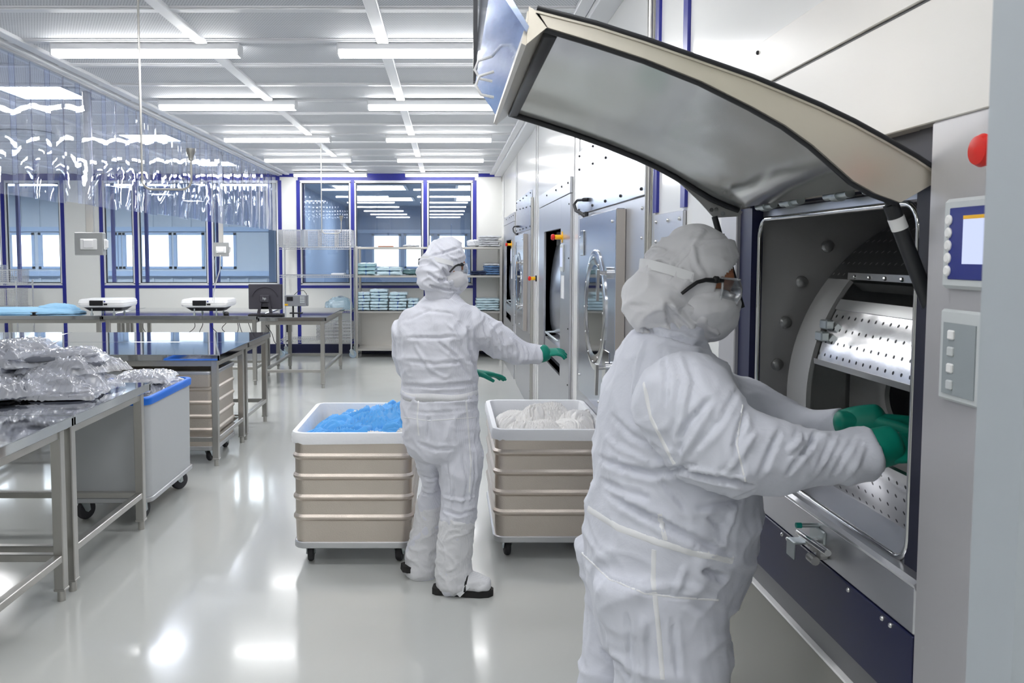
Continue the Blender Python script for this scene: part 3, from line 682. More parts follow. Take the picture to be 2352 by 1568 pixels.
# bagged garments: clear film over a charcoal folded garment
def bag(x, y, z, w, d, h, seed, rz, lab, grp, tilt=(0, 0), dr=0.0):
    t = thing('bagged_garment', lab, 'bag', (x, y, z), 0, grp); t.rotation_euler = (tilt[0], tilt[1], rz)
    o = crumple(w * .80, d * .78, h * .62, seed + 200, 4, .6, .5, .1, .8).build('folded_garment', M['garment_grey'], None, 180); o.parent = t
    f = cloth(w, d, h * 1.2, seed, 44, .42, .12, .58, 6, .22, dr); f.grid(lambda u, v: Vector(((u - .5) * w * .72, (v - .5) * d * .72, .002 + .004 * noise.noise(Vector((u * 5, v * 5, seed))))), 8, 8)
    rr = random.Random(seed)                              # loose film corners
    for k in range(4):
        a = R(45 + 90 * k + rr.uniform(-14, 14)); cxx, cyy = cos(a) * w * .47, sin(a) * d * .47; L = rr.uniform(.05, .10); up = rr.uniform(-.01, .05)
        px, py = -sin(a), cos(a)
        f.add([(cxx + px * .05, cyy + py * .05, .004), (cxx - px * .05, cyy - py * .05, .006), (cxx + cos(a) * L, cyy + sin(a) * L, up), (cxx, cyy, h * .35)], [(0, 3, 2), (3, 1, 2), (0, 2, 1)])
    o = f.build('film', M['film'], None, 180); o.parent = t
    return t
Z0 = ZA + .006
bl = [(-1.985, 4.42, Z0, .38, .42, .07, .1, 'bagged garment at the bottom right of the heap, nearest the table edge'), (-2.02, 4.50, Z0 + .05, .42, .42, .075, -.15, 'bagged garment second from the bottom at the right of the heap'), (-2.06, 4.55, Z0 + .10, .42, .40, .07, .25, 'bagged garment third from the bottom at the right of the heap'), (-2.03, 4.60, Z0 + .15, .44, .40, .07, -.1, 'bagged garment near the top of the heap with a pointed corner to the right'), (-2.10, 4.62, Z0 + .20, .46, .38, .06, .2, 'bagged garment topmost on the right half of the heap'),
      (-2.42, 4.36, Z0, .46, .46, .08, .4, 'bagged garment at the bottom left of the heap'), (-2.46, 4.42, Z0 + .06, .46, .46, .08, -.3, 'bagged garment second from the bottom at the left of the heap'), (-2.50, 4.48, Z0 + .12, .46, .44, .09, .1, 'bagged garment in the middle of the left half of the heap'), (-2.40, 4.58, Z0 + .18, .46, .44, .08, .5, 'bagged garment with a dark hollow near the top left of the heap'), (-2.42, 4.66, Z0 + .235, .44, .38, .07, -.2, 'bagged garment topmost of the whole heap'), (-2.66, 4.62, Z0 + .17, .40, .4, .11, .9, 'bagged garment sticking up at the left frame edge'),
      (-2.24, 4.30, Z0 + .02, .40, .36, .08, .7, 'bagged garment lying at the front middle of the heap'), (-2.75, 4.30, Z0, .42, .44, .1, .2, 'bagged garment low at the left frame edge')]
bl = [(x - .07, y, Z0 + (z - Z0) * .84, w, d, h, rz, lab) for x, y, z, w, d, h, rz, lab in bl]
for i, (x, y, z, w, d, h, rz, lab) in enumerate(bl): bag(x, y, z, w, d, h, i + 80, rz, lab, 'bagged garments heaped on the table', (0, 0) if z < Z0 + .03 else (random.Random(i).uniform(-.12, .12), random.Random(i + 9).uniform(-.12, .12)), 0 if z < Z0 + .03 else .028)
cb = [(-2.06, 5.42, .69, .36, .5, .07, .2, 'bagged garment low inside the blue-rimmed cart'), (-2.05, 5.45, .745, .36, .46, .06, -.2, 'bagged garment in the middle of the blue-rimmed cart'), (-2.04, 5.46, .79, .38, .42, .06, .25, 'bagged garment topmost in the blue-rimmed cart'), (-2.04, 5.12, .62, .32, .32, .07, .6, 'bagged garment at the near end of the blue-rimmed cart'), (-2.06, 5.30, .52, .38, .62, .1, .0, 'bagged garment deep inside the blue-rimmed cart')]
for i, (x, y, z, w, d, h, rz, lab) in enumerate(cb): bag(x, y, z, w, d, h, i + 120, rz, lab, 'bagged garments in the blue-rimmed cart')

# ---------------------------------------------------------------- things on the rear tables
ZT = .868
def bench_scale(x, y, lab):
    t = thing('bench_scale', lab, 'scale', (x, y, ZT), 0, 'white bench scales')
    def A(m, n, mt, par=t, s=35): o = m.build(n, mt, None, s); o.parent = par; return o
    W, D = .30, .24
    m = MB(); rg = lambda z, d, r=.05: [Vector((a, b, z)) for a, b in rrect(-W + d, W - d, -D + d, D - d, r, 5)]
    m.loft([rg(.085, .05), rg(.10, .01), rg(.13, 0), rg(.134, .006), rg(.142, .006), rg(.145, .0), rg(.185, .012), rg(.192, .03)]); A(m, 'housing', M['white_plastic'], s=40)
    m = MB(); m.loft([rg(.04, .10), rg(.085, .05)]); A(m, 'underside', M['rubber'])
    p = A(MB().bx(-.14, .03, -D - .006, -D + .02, .112, .178, .004), 'connector_panel', M['black'])
    A(MB().bx(.04, .085, -D - .008, -D + .02, .118, .138, .003).bx(-.12, -.1, -D - .012, -D, .118, .13).bx(-.08, -.05, -D - .012, -D, .118, .13), 'connector', M['black'], p)
    A(MB().cyl((.05, -D - .004, .165), (.05, -D + .02, .165), .009, n=14), 'level_eye', M['screen_blue'])
    for sx in (-1, 1):
        for sy in (-1, 1): A(MB().cyl((sx * .14, sy * .17, .012), (sx * .14, sy * .17, .07), .008, n=12).cyl((sx * .14, sy * .17, 0), (sx * .14, sy * .17, .014), .017, n=14), 'foot', M['zinc'])
    return t
bench_scale(at_z(268, 716, ZT).x, 10.62, 'white bench scale with black rear panel at the left, behind the front tables')
bench_scale(at_z(494, 716, ZT).x, 10.62, 'white bench scale with cables beside the dark monitor')
# monitor seen from behind
X0 = at_y(609, 680, 10.35).x
t = thing('monitor', 'dark grey flat monitor seen from behind on the rear steel table', 'monitor', (X0, 10.35, ZT))
def A(m, n, mt, par, s=35): return m.build(n, mt, par, s)
W = .212
bk = A(MB().bx(X0 - W, X0 + W, 10.36, 10.39, ZT + .07, ZT + .385, .008).loft([[Vector((X0 + a * W * .94, 10.36 - d, ZT + .228 + b * .148)) for a, b in ((-1, -1), (1, -1), (1, 1), (-1, 1))] for d in (0, .02)]), 'back_shell', M['monitor'], t)
arc = [(X0 + .165 * cos(R(a)), 10.336, ZT + .20 + .15 * sin(R(a))) for a in range(10, 171, 8)]
A(MB().tube(arc, .008, 6), 'shell_ridge', M['monitor'], bk)
m = MB()
for s in (-1, 1): m.prism([(s * .03, .21), (s * .055, .21), (s * .10, .0), (s * .062, .0)], lambda a, b, tt: (X0 + a, 10.31 + tt, ZT + b), 0, .025)
m.bx(X0 - .06, X0 + .06, 10.30, 10.337, ZT + .16, ZT + .25, .008); m.bx(X0 - .10, X0 + .10, 10.22, 10.42, ZT, ZT + .014, .005)
st = A(m, 'stand', M['monitor'], t)
cu = bpy.data.curves.new('badge_text', 'FONT'); cu.body = 'hp'; cu.size = .045; cu.extrude = .001; cu.align_x = 'CENTER'
to = bpy.data.objects.new('tmp', cu); COL.objects.link(to); dg = bpy.context.evaluated_depsgraph_get(); tm = bpy.data.meshes.new_from_object(to.evaluated_get(dg)); bpy.data.objects.remove(to)
tm.transform(Matrix.Translation((X0, 10.2985, ZT + .195)) @ Matrix.Rotation(R(90), 4, 'X')); link('badge', tm, M['grey_light'], st, 0)
A(MB().bx(X0 - .085, X0 + .085, 10.34, 10.345, ZT + .075, ZT + .10), 'vent', M['black'], t)
kb = thing('keyboard', 'black keyboard lying under the dark monitor', 'keyboard', (X0 + .06, 10.28, ZT))
m = MB().bx(X0 - .17, X0 + .26, 10.14, 10.28, ZT, ZT + .018, .005); A(m, 'keyboard_case', M['black'], kb); m = MB()
for r in range(4):
    for c in range(14): m.bx(X0 - .16 + c * .03, X0 - .134 + c * .03, 10.155 + r * .03, 10.18 + r * .03, ZT + .017, ZT + .025)
A(m, 'keys', M['monitor'], kb)
x = at_z(556, 712, ZT).x
tag(MB().sph((x, 10.42, ZT + .012), (.034, .055, .024)).build('computer_mouse', M['black']), 'black computer mouse between the white scale and the monitor', 'mouse')
# weighing indicator with keypad, on a stalk
a, b = at_y(653, 678, 10.6), at_y(703, 703, 10.6)
t = thing('weighing_indicator', 'grey weighing indicator with small display and keypad right of the monitor', 'indicator', (a.x, 10.6, b.z))
A(MB().bx(a.x, b.x, 10.6, 10.72, b.z, a.z, .006).bx(b.x, b.x + .018, 10.63, 10.69, b.z, a.z, .003), 'case', M['grey_mid'], t)
A(MB().bx(a.x + .03, a.x + .11, 10.594, 10.602, a.z - .07, a.z - .02), 'display', M['black'], t)
m = MB()
for r in range(4):
    for c in range(3): m.bx(b.x - .075 + c * .02, b.x - .06 + c * .02, 10.592, 10.602, a.z - .03 - r * .022, a.z - .016 - r * .022)
A(m, 'keypad', M['grey_light'], t)
A(MB().bx(a.x + .004, a.x + .045, 10.594, 10.602, b.z + .008, b.z + .03), 'sticker', M['yellow'], t)
m = MB().bx(a.x + .06, b.x - .06, 10.62, 10.70, ZT, ZT + .008); m.bar((a.x + .1, 10.66, ZT), (a.x + .1, 10.66, b.z + .01), .02, .02); m.bar((b.x - .1, 10.66, ZT), (b.x - .1, 10.66, b.z + .01), .02, .02); A(m, 'bracket', M['black'], t)
tag(MB().tube([(a.x + .10, 10.73, a.z - .06), (a.x + .10, 10.76, a.z + .0), (a.x + .15, 10.77, a.z + .05), (a.x + .22, 10.77, a.z + .055), (a.x + .26, 10.75, a.z + .01), (a.x + .27, 10.72, a.z - .05)], .004, 6).build('cable', M['black']), 'black cable looped over the grey weighing indicator', 'cable')
# pale blue garment
p0, p1 = at_z(-20, 722, ZT), at_z(187, 722, ZT)
m = crumple(1.5, .55, .06, 301, 5, .9, .7, .1, .8)
o = place(m, 'blue_garment', M['cloth_pale'], at_z(70, 716, ZT).x, 10.62, ZT + .005, 0, 'pale blue garment spread flat on the rear left steel table', 'garment', None)
m = crumple(.5, .3, .07, 305, 5, .8); place(m, 'blue_garment', M['cloth_pale'], at_z(148, 716, ZT).x, 10.70, ZT + .04, .2, 'pale blue sleeve end rolled up at the right of the spread garment', 'garment', None)
x = at_z(85, 723, ZT).x
tag(MB().lathe([(.001, 0), (.045, 0), (.02, .012), (.02, .03), (.05, .04), (.001, .042)], (x, 10.26, ZT), (0, 0, 1), 20).build('hand_stamp', M['black']), 'small black knob-shaped object at the front edge of the rear left table', 'stamp')
# cables under and on the tables
rr = random.Random(5)
def cable(u, v, un, vn, Y, lab, sag=.1, mat='black', r=.0045):
    a, b = at_y(u, v, Y), at_y(un, vn, Y + .12); n = 14; pts = []
    for i in range(n + 1):
        f = i / n; p = a.lerp(b, f); p.z -= sag * 4 * f * (1 - f); p.x += .03 * sin(5 * f + u); pts.append(p)
    tag(MB().tube(pts, r, 6).build('cable', M[mat]), lab, 'cable', 'loose cables')
for u, un, vn, sag, lab in ((330, 344, 770, .05, 'black cable hanging below the left white scale'), (446, 434, 768, .02, 'black cable hanging leftmost below the right white scale'), (460, 466, 768, .03, 'black cable hanging second below the right white scale'), (488, 502, 770, .05, 'black cable hanging diagonally below the right white scale'), (517, 514, 762, .01, 'black cable hanging straight left of the cable tangle'), (541, 545, 768, .08, 'black cable at the left of the tangle under the table corner'), (552, 575, 765, .22, 'black cable looping deepest under the table corner'), (566, 590, 752, .16, 'black cable looped high under the table corner'), (603, 640, 790, .03, 'black cable slanting from the tangle towards the rack wheel')):
    cable(u, 737, un, vn, 10.7, lab, sag)
tag(MB().tube([at_y(506, 586, 10.02), at_y(505, 620, 10.1), at_y(499, 640, 10.2), at_y(494, 655, 10.3), at_y(492, 672, 10.36), Vector((at_y(492, 680, 10.38).x, 10.375, ZT + .15))], .006, 8).build('cable', M['white_plastic']), 'white cable dropping from the farther outlet box to the white scale', 'cable')
tag(MB().tube([at_y(498, 575, 10.0), at_y(493, 600, 10.05), at_y(496, 640, 10.15), at_y(488, 690, 10.36)], .003, 6).build('cable', M['grey_light']), 'thin grey cable beside the white one below the farther outlet box', 'cable')
# small black wall outlet with plug
a = at_y(664, 765, YF)
t = thing('wall_socket', 'black wall socket with plug low on the rear wall below the indicator', 'socket', (a.x, YF, a.z))
A(MB().bx(a.x - .05, a.x + .05, YF - .03, YF, a.z + .02, a.z + .14, .005), 'socket_box', M['black'], t)
A(MB().cyl((a.x, YF - .06, a.z + .05), (a.x, YF - .03, a.z + .05), .03).tube([(a.x, YF - .05, a.z + .04), (a.x + .01, YF - .07, a.z - .04), (a.x, YF - .06, a.z - .11), (a.x - .04, YF - .05, a.z - .13)], .01, 8), 'plug', M['black'], t)
# ---------------------------------------------------------------- shelving at the back wall
def wire_shelf(t, x0, x1, y0, y1, z, n=26):
    m = MB()
    for y in (y0, y1): m.bar((x0, y, z), (x1, y, z), .008, .008); m.bar((x0, y, z - .035), (x1, y, z - .035), .006, .006)
    for x in (x0, x1): m.bar((x, y0, z), (x, y1, z), .008, .008); m.bar((x, y0, z - .035), (x, y1, z - .035), .006, .006)
    k = int((x1 - x0) / .03)
    for i in range(k + 1):
        x = x0 + (x1 - x0) * i / k; m.bar((x, y0, z), (x, y1, z), .004, .004)
        for y in (y0, y1): m.bar((x, y, z - .035), (x + (x1 - x0) / k / 2, y, z), .004, .004)
    for y in (y0 + (y1 - y0) / 3, y0 + (y1 - y0) * 2 / 3): m.bar((x0, y, z - .006), (x1, y, z - .006), .006, .006)
    m.build('wire_shelf', M['wire'], t, 0)
def rack(x0, x1, y0, y1, zs, top, lab, wheels=True):
    t = thing('wire_rack', lab, 'rack', ((x0 + x1) / 2, (y0 + y1) / 2, 0), 0, 'chrome wire racks')
    for x in (x0, x1):
        for y in (y0, y1):
            p = MB().cyl((x, y, .13), (x, y, top), .0127, n=14).sph((x, y, top), .0135, 10, 6).build('post', M['wire'], t)
            if wheels:
                c = MB(); c.bx(x - .02, x + .02, y - .022, y + .022, .10, .14, .006)
                for s in (-1, 1): c.prism([(-.03, .12), (.03, .12), (.05, .055), (.03, .04), (.0, .06)], lambda a, b, tt, s=s: (x + a, y + s * .022 + tt, b), -.002, .002)
                c = c.build('castor', M['zinc'], t); MB().lathe([(.001, 0), (.05, 0), (.058, .008), (.058, .024), (.05, .032), (.001, .032)], (x + .025, y - .016, .058), (0, 1, 0), 24).build('wheel', pm('pale grey wheel', (150, 168, 184), .5), c)
    for z in zs: wire_shelf(t, x0, x1, y0, y1, z)
    return t
rx0, rx1, ry0, ry1 = at_y(641, 600, 12.95).x, at_y(806, 600, 12.95).x, 12.92, 13.40
rz = [at_y(700, v, 12.95).z for v in (567, 632, 712, 780)]
rack(rx0, rx1, ry0, ry1, rz, rz[0] + .03, 'chrome wire rack on wheels in front of the rear window, left of the steel shelving')
def basket_mesh(w, d, h, px=.035, pz=.035):
    m = MB(); r = .0042
    for z, e in ((0, .006), (h, .010)):
        for y in (0, d): m.bar((0, y, z), (w, y, z), e, e)
        for x in (0, w): m.bar((x, 0, z), (x, d, z), e, e)
    nx, ny, nz = max(2, round(w / px)), max(2, round(d / px)), max(2, round(h / pz))
    for i in range(1, nx):
        x = w * i / nx
        for y in (0, d): m.bar((x, y, 0), (x, y, h), r, r)
        m.bar((x, 0, 0), (x, d, 0), r, r)
    for i in range(1, ny):
        y = d * i / ny
        for x in (0, w): m.bar((x, y, 0), (x, y, h), r, r)
    for i in range(1, nz):
        z = h * i / nz
        for y in (0, d): m.bar((0, y, z), (w, y, z), r, r)
        for x in (0, w): m.bar((x, 0, z), (x, d, z), r, r)
    return m
def baskets(specs, grp):
    for (x0, x1, z, h, y0, d, lab, px) in specs:
        m = basket_mesh(x1 - x0, d, h, px, px); o = m.build('wire_basket', M['wire'], None, 0); o.location = (x0, y0, z); tag(o, lab, 'basket', grp)
xu = lambda u, Y=13.0: at_y(u, 600, Y).x
hb = (567 - 529) / F * 12.95
baskets([(xu(641), xu(692), rz[0] + .006, hb, 12.95, .40, 'closely woven wire basket leftmost on the top rack shelf', .02), (xu(700), xu(731), rz[0] + .006, hb, 12.95, .40, 'wire basket second from the left on the top rack shelf', .028), (xu(733), xu(770), rz[0] + .006, hb, 12.95, .40, 'wire basket third from the left on the top rack shelf', .028), (xu(772), xu(808), rz[0] + .006, hb, 12.95, .40, 'wire basket rightmost on the top rack shelf', .028)], 'wire baskets on the top rack shelf')
sp = []
for k in range(5):
    for (a, b, nm) in ((726, 765, 'left'), (767, 806, 'right')): sp.append((xu(a), xu(b), rz[3] + .006 + k * .054, .044, 12.95, .4, 'shallow wire tray, %s of the %s stack low on the rack' % (('lowest', 'second from the bottom', 'middle', 'second from the top', 'topmost')[k], nm), .044))
baskets(sp, 'shallow wire trays at the bottom of the rack')
m = crumple(.42, .34, .16, 411, 5, .8, .7, .2); place(m, 'plastic_bag', film('pale bag film', (206, 226, 236), .1, .4, .1, bump=(24, .8, .01), dcol=(210, 232, 242)), xu(775), 13.16, rz[2] + .012, .3, 'pale blue plastic bag lying on the third rack shelf', 'bag', None, 180)
tag(MB().bx(xu(760), xu(790), 13.0, 13.25, rz[1] + .006, rz[1] + .03, .003).build('paper_stack', M['pack_white']), 'flat white paper stack on the second rack shelf', 'paper')
# rack at far left
lz = [at_y(20, v, 12.6).z for v in (650, 706)]
lx1 = at_y(37, 650, 12.6).x
rack(lx1 - 1.1, lx1, 12.6, 13.1, [lz[0], lz[1], .35], lz[0] + .03, 'chrome wire rack at the left frame edge before the rear window')
baskets([(lx1 - .33, lx1 - .01, lz[0] + .006, .19, 12.63, .4, 'wire basket on top of the far left rack', .03), (lx1 - .72, lx1 - .36, lz[0] + .006, .26, 12.63, .4, 'tall wire basket on the far left rack, left of the lower one', .03), (lx1 - .40, lx1 - .05, lz[1] + .006, .27, 12.63, .42, 'wire basket under the top shelf of the far left rack', .022)], 'wire baskets on the far left rack')
# stainless shelf unit
sx0, sx1, sy0, sy1 = at_y(820, 650, 13.0).x, at_y(1150, 650, 13.0).x, 12.92, 13.46
sz = [at_y(900, v, 12.95).z for v in (567, 632, 714, 800)]
t = thing('steel_shelving', 'stainless steel shelving with folded packs along the rear wall', 'shelf', ((sx0 + sx1) / 2, 13.2, 0))
xm = at_y(985, 650, 13.0).x
for x in (sx0, xm, sx1):
    for y in (sy0, sy1 - .04): MB().bx(x - .02, x + .02, y, y + .04, 0, sz[0] + .01, .003).build('post', M['steel'], t)
for z in sz: MB().bx(sx0, sx1, sy0 + .002, sy1 - .002, z - .035, z, .004).build('shelf_board', M['steel'], t)
MB().bx(sx0 + .02, sx1 - .02, sy1 - .03, sy1 - .02, sz[3], sz[2] - .035).build('back_panel', M['steel'], t)
MB().bx(sx1 - .012, sx1 - .004, sy0 + .04, sy1 - .04, sz[3], sz[0]).build('side_panel', M['steel'], t)
# packs
def pack_mesh(w, d, h, seed, band=False):
    bm = bmesh.new(); bmesh.ops.create_cube(bm, size=1); bmesh.ops.subdivide_edges(bm, edges=bm.edges[:], cuts=11, use_grid_fill=True)
    s0 = Vector((seed * 5.1, seed * 2.3, seed))
    for v in bm.verts:
        c = v.co * 2; e = max(abs(c.x), abs(c.y)); pinch = 1 - .42 * e ** 4
        if band: pinch *= 1 - .16 * math.exp(-(c.x / .10) ** 2)
        q = Vector((c.x * 1.5, c.y * 1.5, c.z)) + s0
        c2 = Vector((c.x * w / 2, c.y * d / 2, c.z * h / 2 * pinch)); rnd = 1 - .05 * (abs(c.x) * abs(c.y)) ** 3
        c2.x *= rnd; c2.y *= rnd
        v.co = c2 + Vector((noise.noise(q * 2), noise.noise(q * 2 + s0), .7 * noise.noise(q * 1.6 - s0))) * .012 + Vector((0, 0, .006 * ridge(q * 3) * abs(c.z)))
    m = MB(); m.frombm(bm); return m
def band_mesh(w, d, h):
    m = MB(); rg = rrect(-d / 2 - .002, d / 2 + .002, -h / 2 * .86, h / 2 * .86, h * .3, 4)
    return m.loft([[Vector((x, a, b)) for a, b in rg] for x in (-.008, .008)], (False, False))
_pc = {}
def pack(x, y, z, w, d, h, mat, lab, grp, seed, rz=0, band=False, cat='pack', name='folded_pack'):
    key = (round(w, 3), round(d, 3), round(h, 3), seed % 4, mat, band, name)
    if key not in _pc:
        if band:
            r = thing(name, lab, cat, (0, 0, 0), 0, grp); o = pack_mesh(w, d, h, seed % 4 + 2, True).build('wrapped_body', M[mat], None, 180); o.parent = r
            o = band_mesh(w, d * .97, h).build('seal_tape', M['seam_blue'], None, 60); o.parent = r
        else: r = tag(pack_mesh(w, d, h, seed % 4 + 2).build(name, M[mat], None, 180), lab, cat, grp)
        _pc[key] = r; r.location = (x, y, z + h / 2); r.rotation_euler = (0, 0, rz); return r
    return dup(_pc[key], (x, y, z + h / 2), rz, lab, grp)
lev = ['lowest', 'second from the bottom', 'third from the bottom', 'fourth from the bottom', 'fifth from the bottom', 'topmost']
SY = 13.0
rr = random.Random(8)
for s, (ua, ub) in enumerate(((819, 850), (851, 892), (893, 934), (936, 962))):
    nm = ('leftmost', 'second', 'third', 'rightmost')[s]; n = (6, 7, 6, 4)[s]; a, b = at_y(ua, 690, SY).x, at_y(ub, 690, SY).x; h = .0475
    for k in range(n):
        l2 = lev if n == 6 else ['lowest', 'second from the bottom', 'third from the bottom', 'fourth from the bottom', 'fifth from the bottom', 'second from the top', 'topmost'] if n == 7 else ['lowest', 'second from the bottom', 'second from the top', 'topmost']
        pack((a + b) / 2 + rr.uniform(-.014, .014), SY + .13 + rr.uniform(-.02, .02), sz[2] + .002 + k * h, b - a, .30, h, 'pack_pale', 'pale blue taped pack, %s in the %s stack on the lower shelf' % (l2[k], nm), 'pale blue packs on the lowest packed shelf', k + s, 0, True)
a, b = at_y(818, 620, SY).x, at_y(863, 620, SY).x
for k in range(3): pack((a + b) / 2, SY + .13, sz[1] + .002 + k * .062, b - a, .3, .062, 'pack_teal', 'teal wrapped pack left on the middle shelf, %s of three' % ('lowest', 'middle', 'topmost')[k], 'teal packs on the middle shelf', k, 0, True)
a, b = at_y(867, 620, SY).x, at_y(925, 620, SY).x
for k in range(2): pack((a + b) / 2, SY + .03, sz[1] + .002 + k * .062, b - a, .34, .062, 'pack_pale', 'wide pale pack hanging over the middle shelf edge, %s of two' % ('lower', 'upper')[k], 'wide pale packs on the middle shelf', k, 0, True)
a, b = at_y(925, 620, SY).x, at_y(957, 620, SY).x
pack((a + b) / 2, SY + .13, sz[1] + .002, b - a, .26, .09, 'pack_green', 'grey green pack in film on the middle shelf', 'green packs', 1)
a, b = at_y(953, 620, SY).x, at_y(976, 620, SY).x
tag(place(crumple(b - a, .22, .09, 431, 4, .8), 'green_gloves', M['green_glove'], (a + b) / 2, SY + .13, sz[1] + .004, 0, 'bright green gloves on the middle shelf behind the walking person', 'gloves', None), 'bright green gloves on the middle shelf behind the walking person', 'gloves')
a, b = at_y(868, 565, SY).x, at_y(902, 565, SY).x
tag(MB().bx(a, b, SY, SY + .25, sz[0] + .001, sz[0] + .018, .004).build('folder', pm('orange folder', (206, 140, 110), .5)), 'thin orange folder lying on the top shelf', 'folder')
a, b = at_y(925, 565, SY).x, at_y(962, 565, SY).x
pack((a + b) / 2, SY + .15, sz[0] + .002, b - a, .24, .03, 'pack_white', 'flat grey white pack on the top shelf above the green gloves', 'white packs on the top shelf', 2)
for k in range(5):
    a, b = at_y(1100, 560, SY).x, at_y(1152 - (k % 2) * 6, 560, SY).x
    pack((a + b) / 2, SY + .15, sz[0] + .002 + k * .034, b - a, .34, .034, 'pack_white', 'white folded pack right on the top shelf, %s of its pile' % lev[k if k < 4 else 5], 'white packs on the top shelf', k, .06 * (k % 3 - 1))
a, b = at_y(1082, 560, SY).x, at_y(1101, 560, SY).x
pack((a + b) / 2, SY + .12, sz[0] + .002, .16, .26, .11, 'pack_white', 'white wrapped pack leaning left of the white pile on the top shelf', 'white packs on the top shelf', 3, .5)
a, b = at_y(1080, 625, SY).x, at_y(1116, 625, SY).x
for k in range(2): pack((a + b) / 2 + .02 * k, SY + .13, sz[1] + .002 + k * .03, b - a, .28, .03, 'pack_navy', 'flat navy folded cloth on the middle shelf, %s of two' % ('lower', 'upper')[k], 'navy cloths', k)
a, b = at_y(1112, 625, SY).x, at_y(1148, 625, SY).x
for k in range(5): pack((a + b) / 2, SY + .15, sz[1] + .002 + k * .036, b - a, .3, .036, 'pack_blue' if k < 4 else 'pack_white', '%s folded pack right on the middle shelf, %s of its pile' % ('blue' if k < 4 else 'white', lev[k if k < 4 else 5]), 'blue packs at the right end', k, .04 * (k % 2))
a, b = at_y(1094, 700, SY).x, at_y(1148, 700, SY).x
for k in range(5): pack((a + b) / 2 - .01 * (k % 2), SY + .15, sz[2] + .002 + k * .038, b - a, .32, .038, 'pack_pale', 'pale blue flat pack right on the lower shelf, %s of five' % ('lowest', 'second', 'middle', 'fourth', 'topmost')[k], 'pale blue flat packs at the right end', k)
# ---------------------------------------------------------------- machines set into the right wall
class Bolts:
    """each bolt head stays a part of its own"""
    def __init__(s): s.items = []
    def lathe(s, *a): s.items.append(MB().lathe(*a))
    def build(s, name, mat, parent=None, smooth=35):
        for it in s.items: it.build('bolt', mat, parent, 60)
def bolt(m, p, r=.008, ax=(-1, 0, 0)): m.lathe([(r, 0), (r, r * .35), (r * .7, r * .8), (.001, r)], p, ax, 10)
def estop(p, parent, r=.02, L=.035, ring=True):
    MB().cyl(p, Vector(p) + Vector((-L, 0, 0)), r * .8, n=16).build('yellow_collar', M['yellow'], parent)
    if ring: MB().cyl(p, Vector(p) + Vector((-.004, 0, 0)), r * 2.0, n=24).build('yellow_disc', M['yellow'], parent)
    MB().lathe([(r * .6, 0), (r, .006), (r * 1.05, .018), (r * .8, .028), (.001, .03)], Vector(p) + Vector((-L, 0, 0)), (-1, 0, 0), 20).build('red_knob', M['red'], parent)
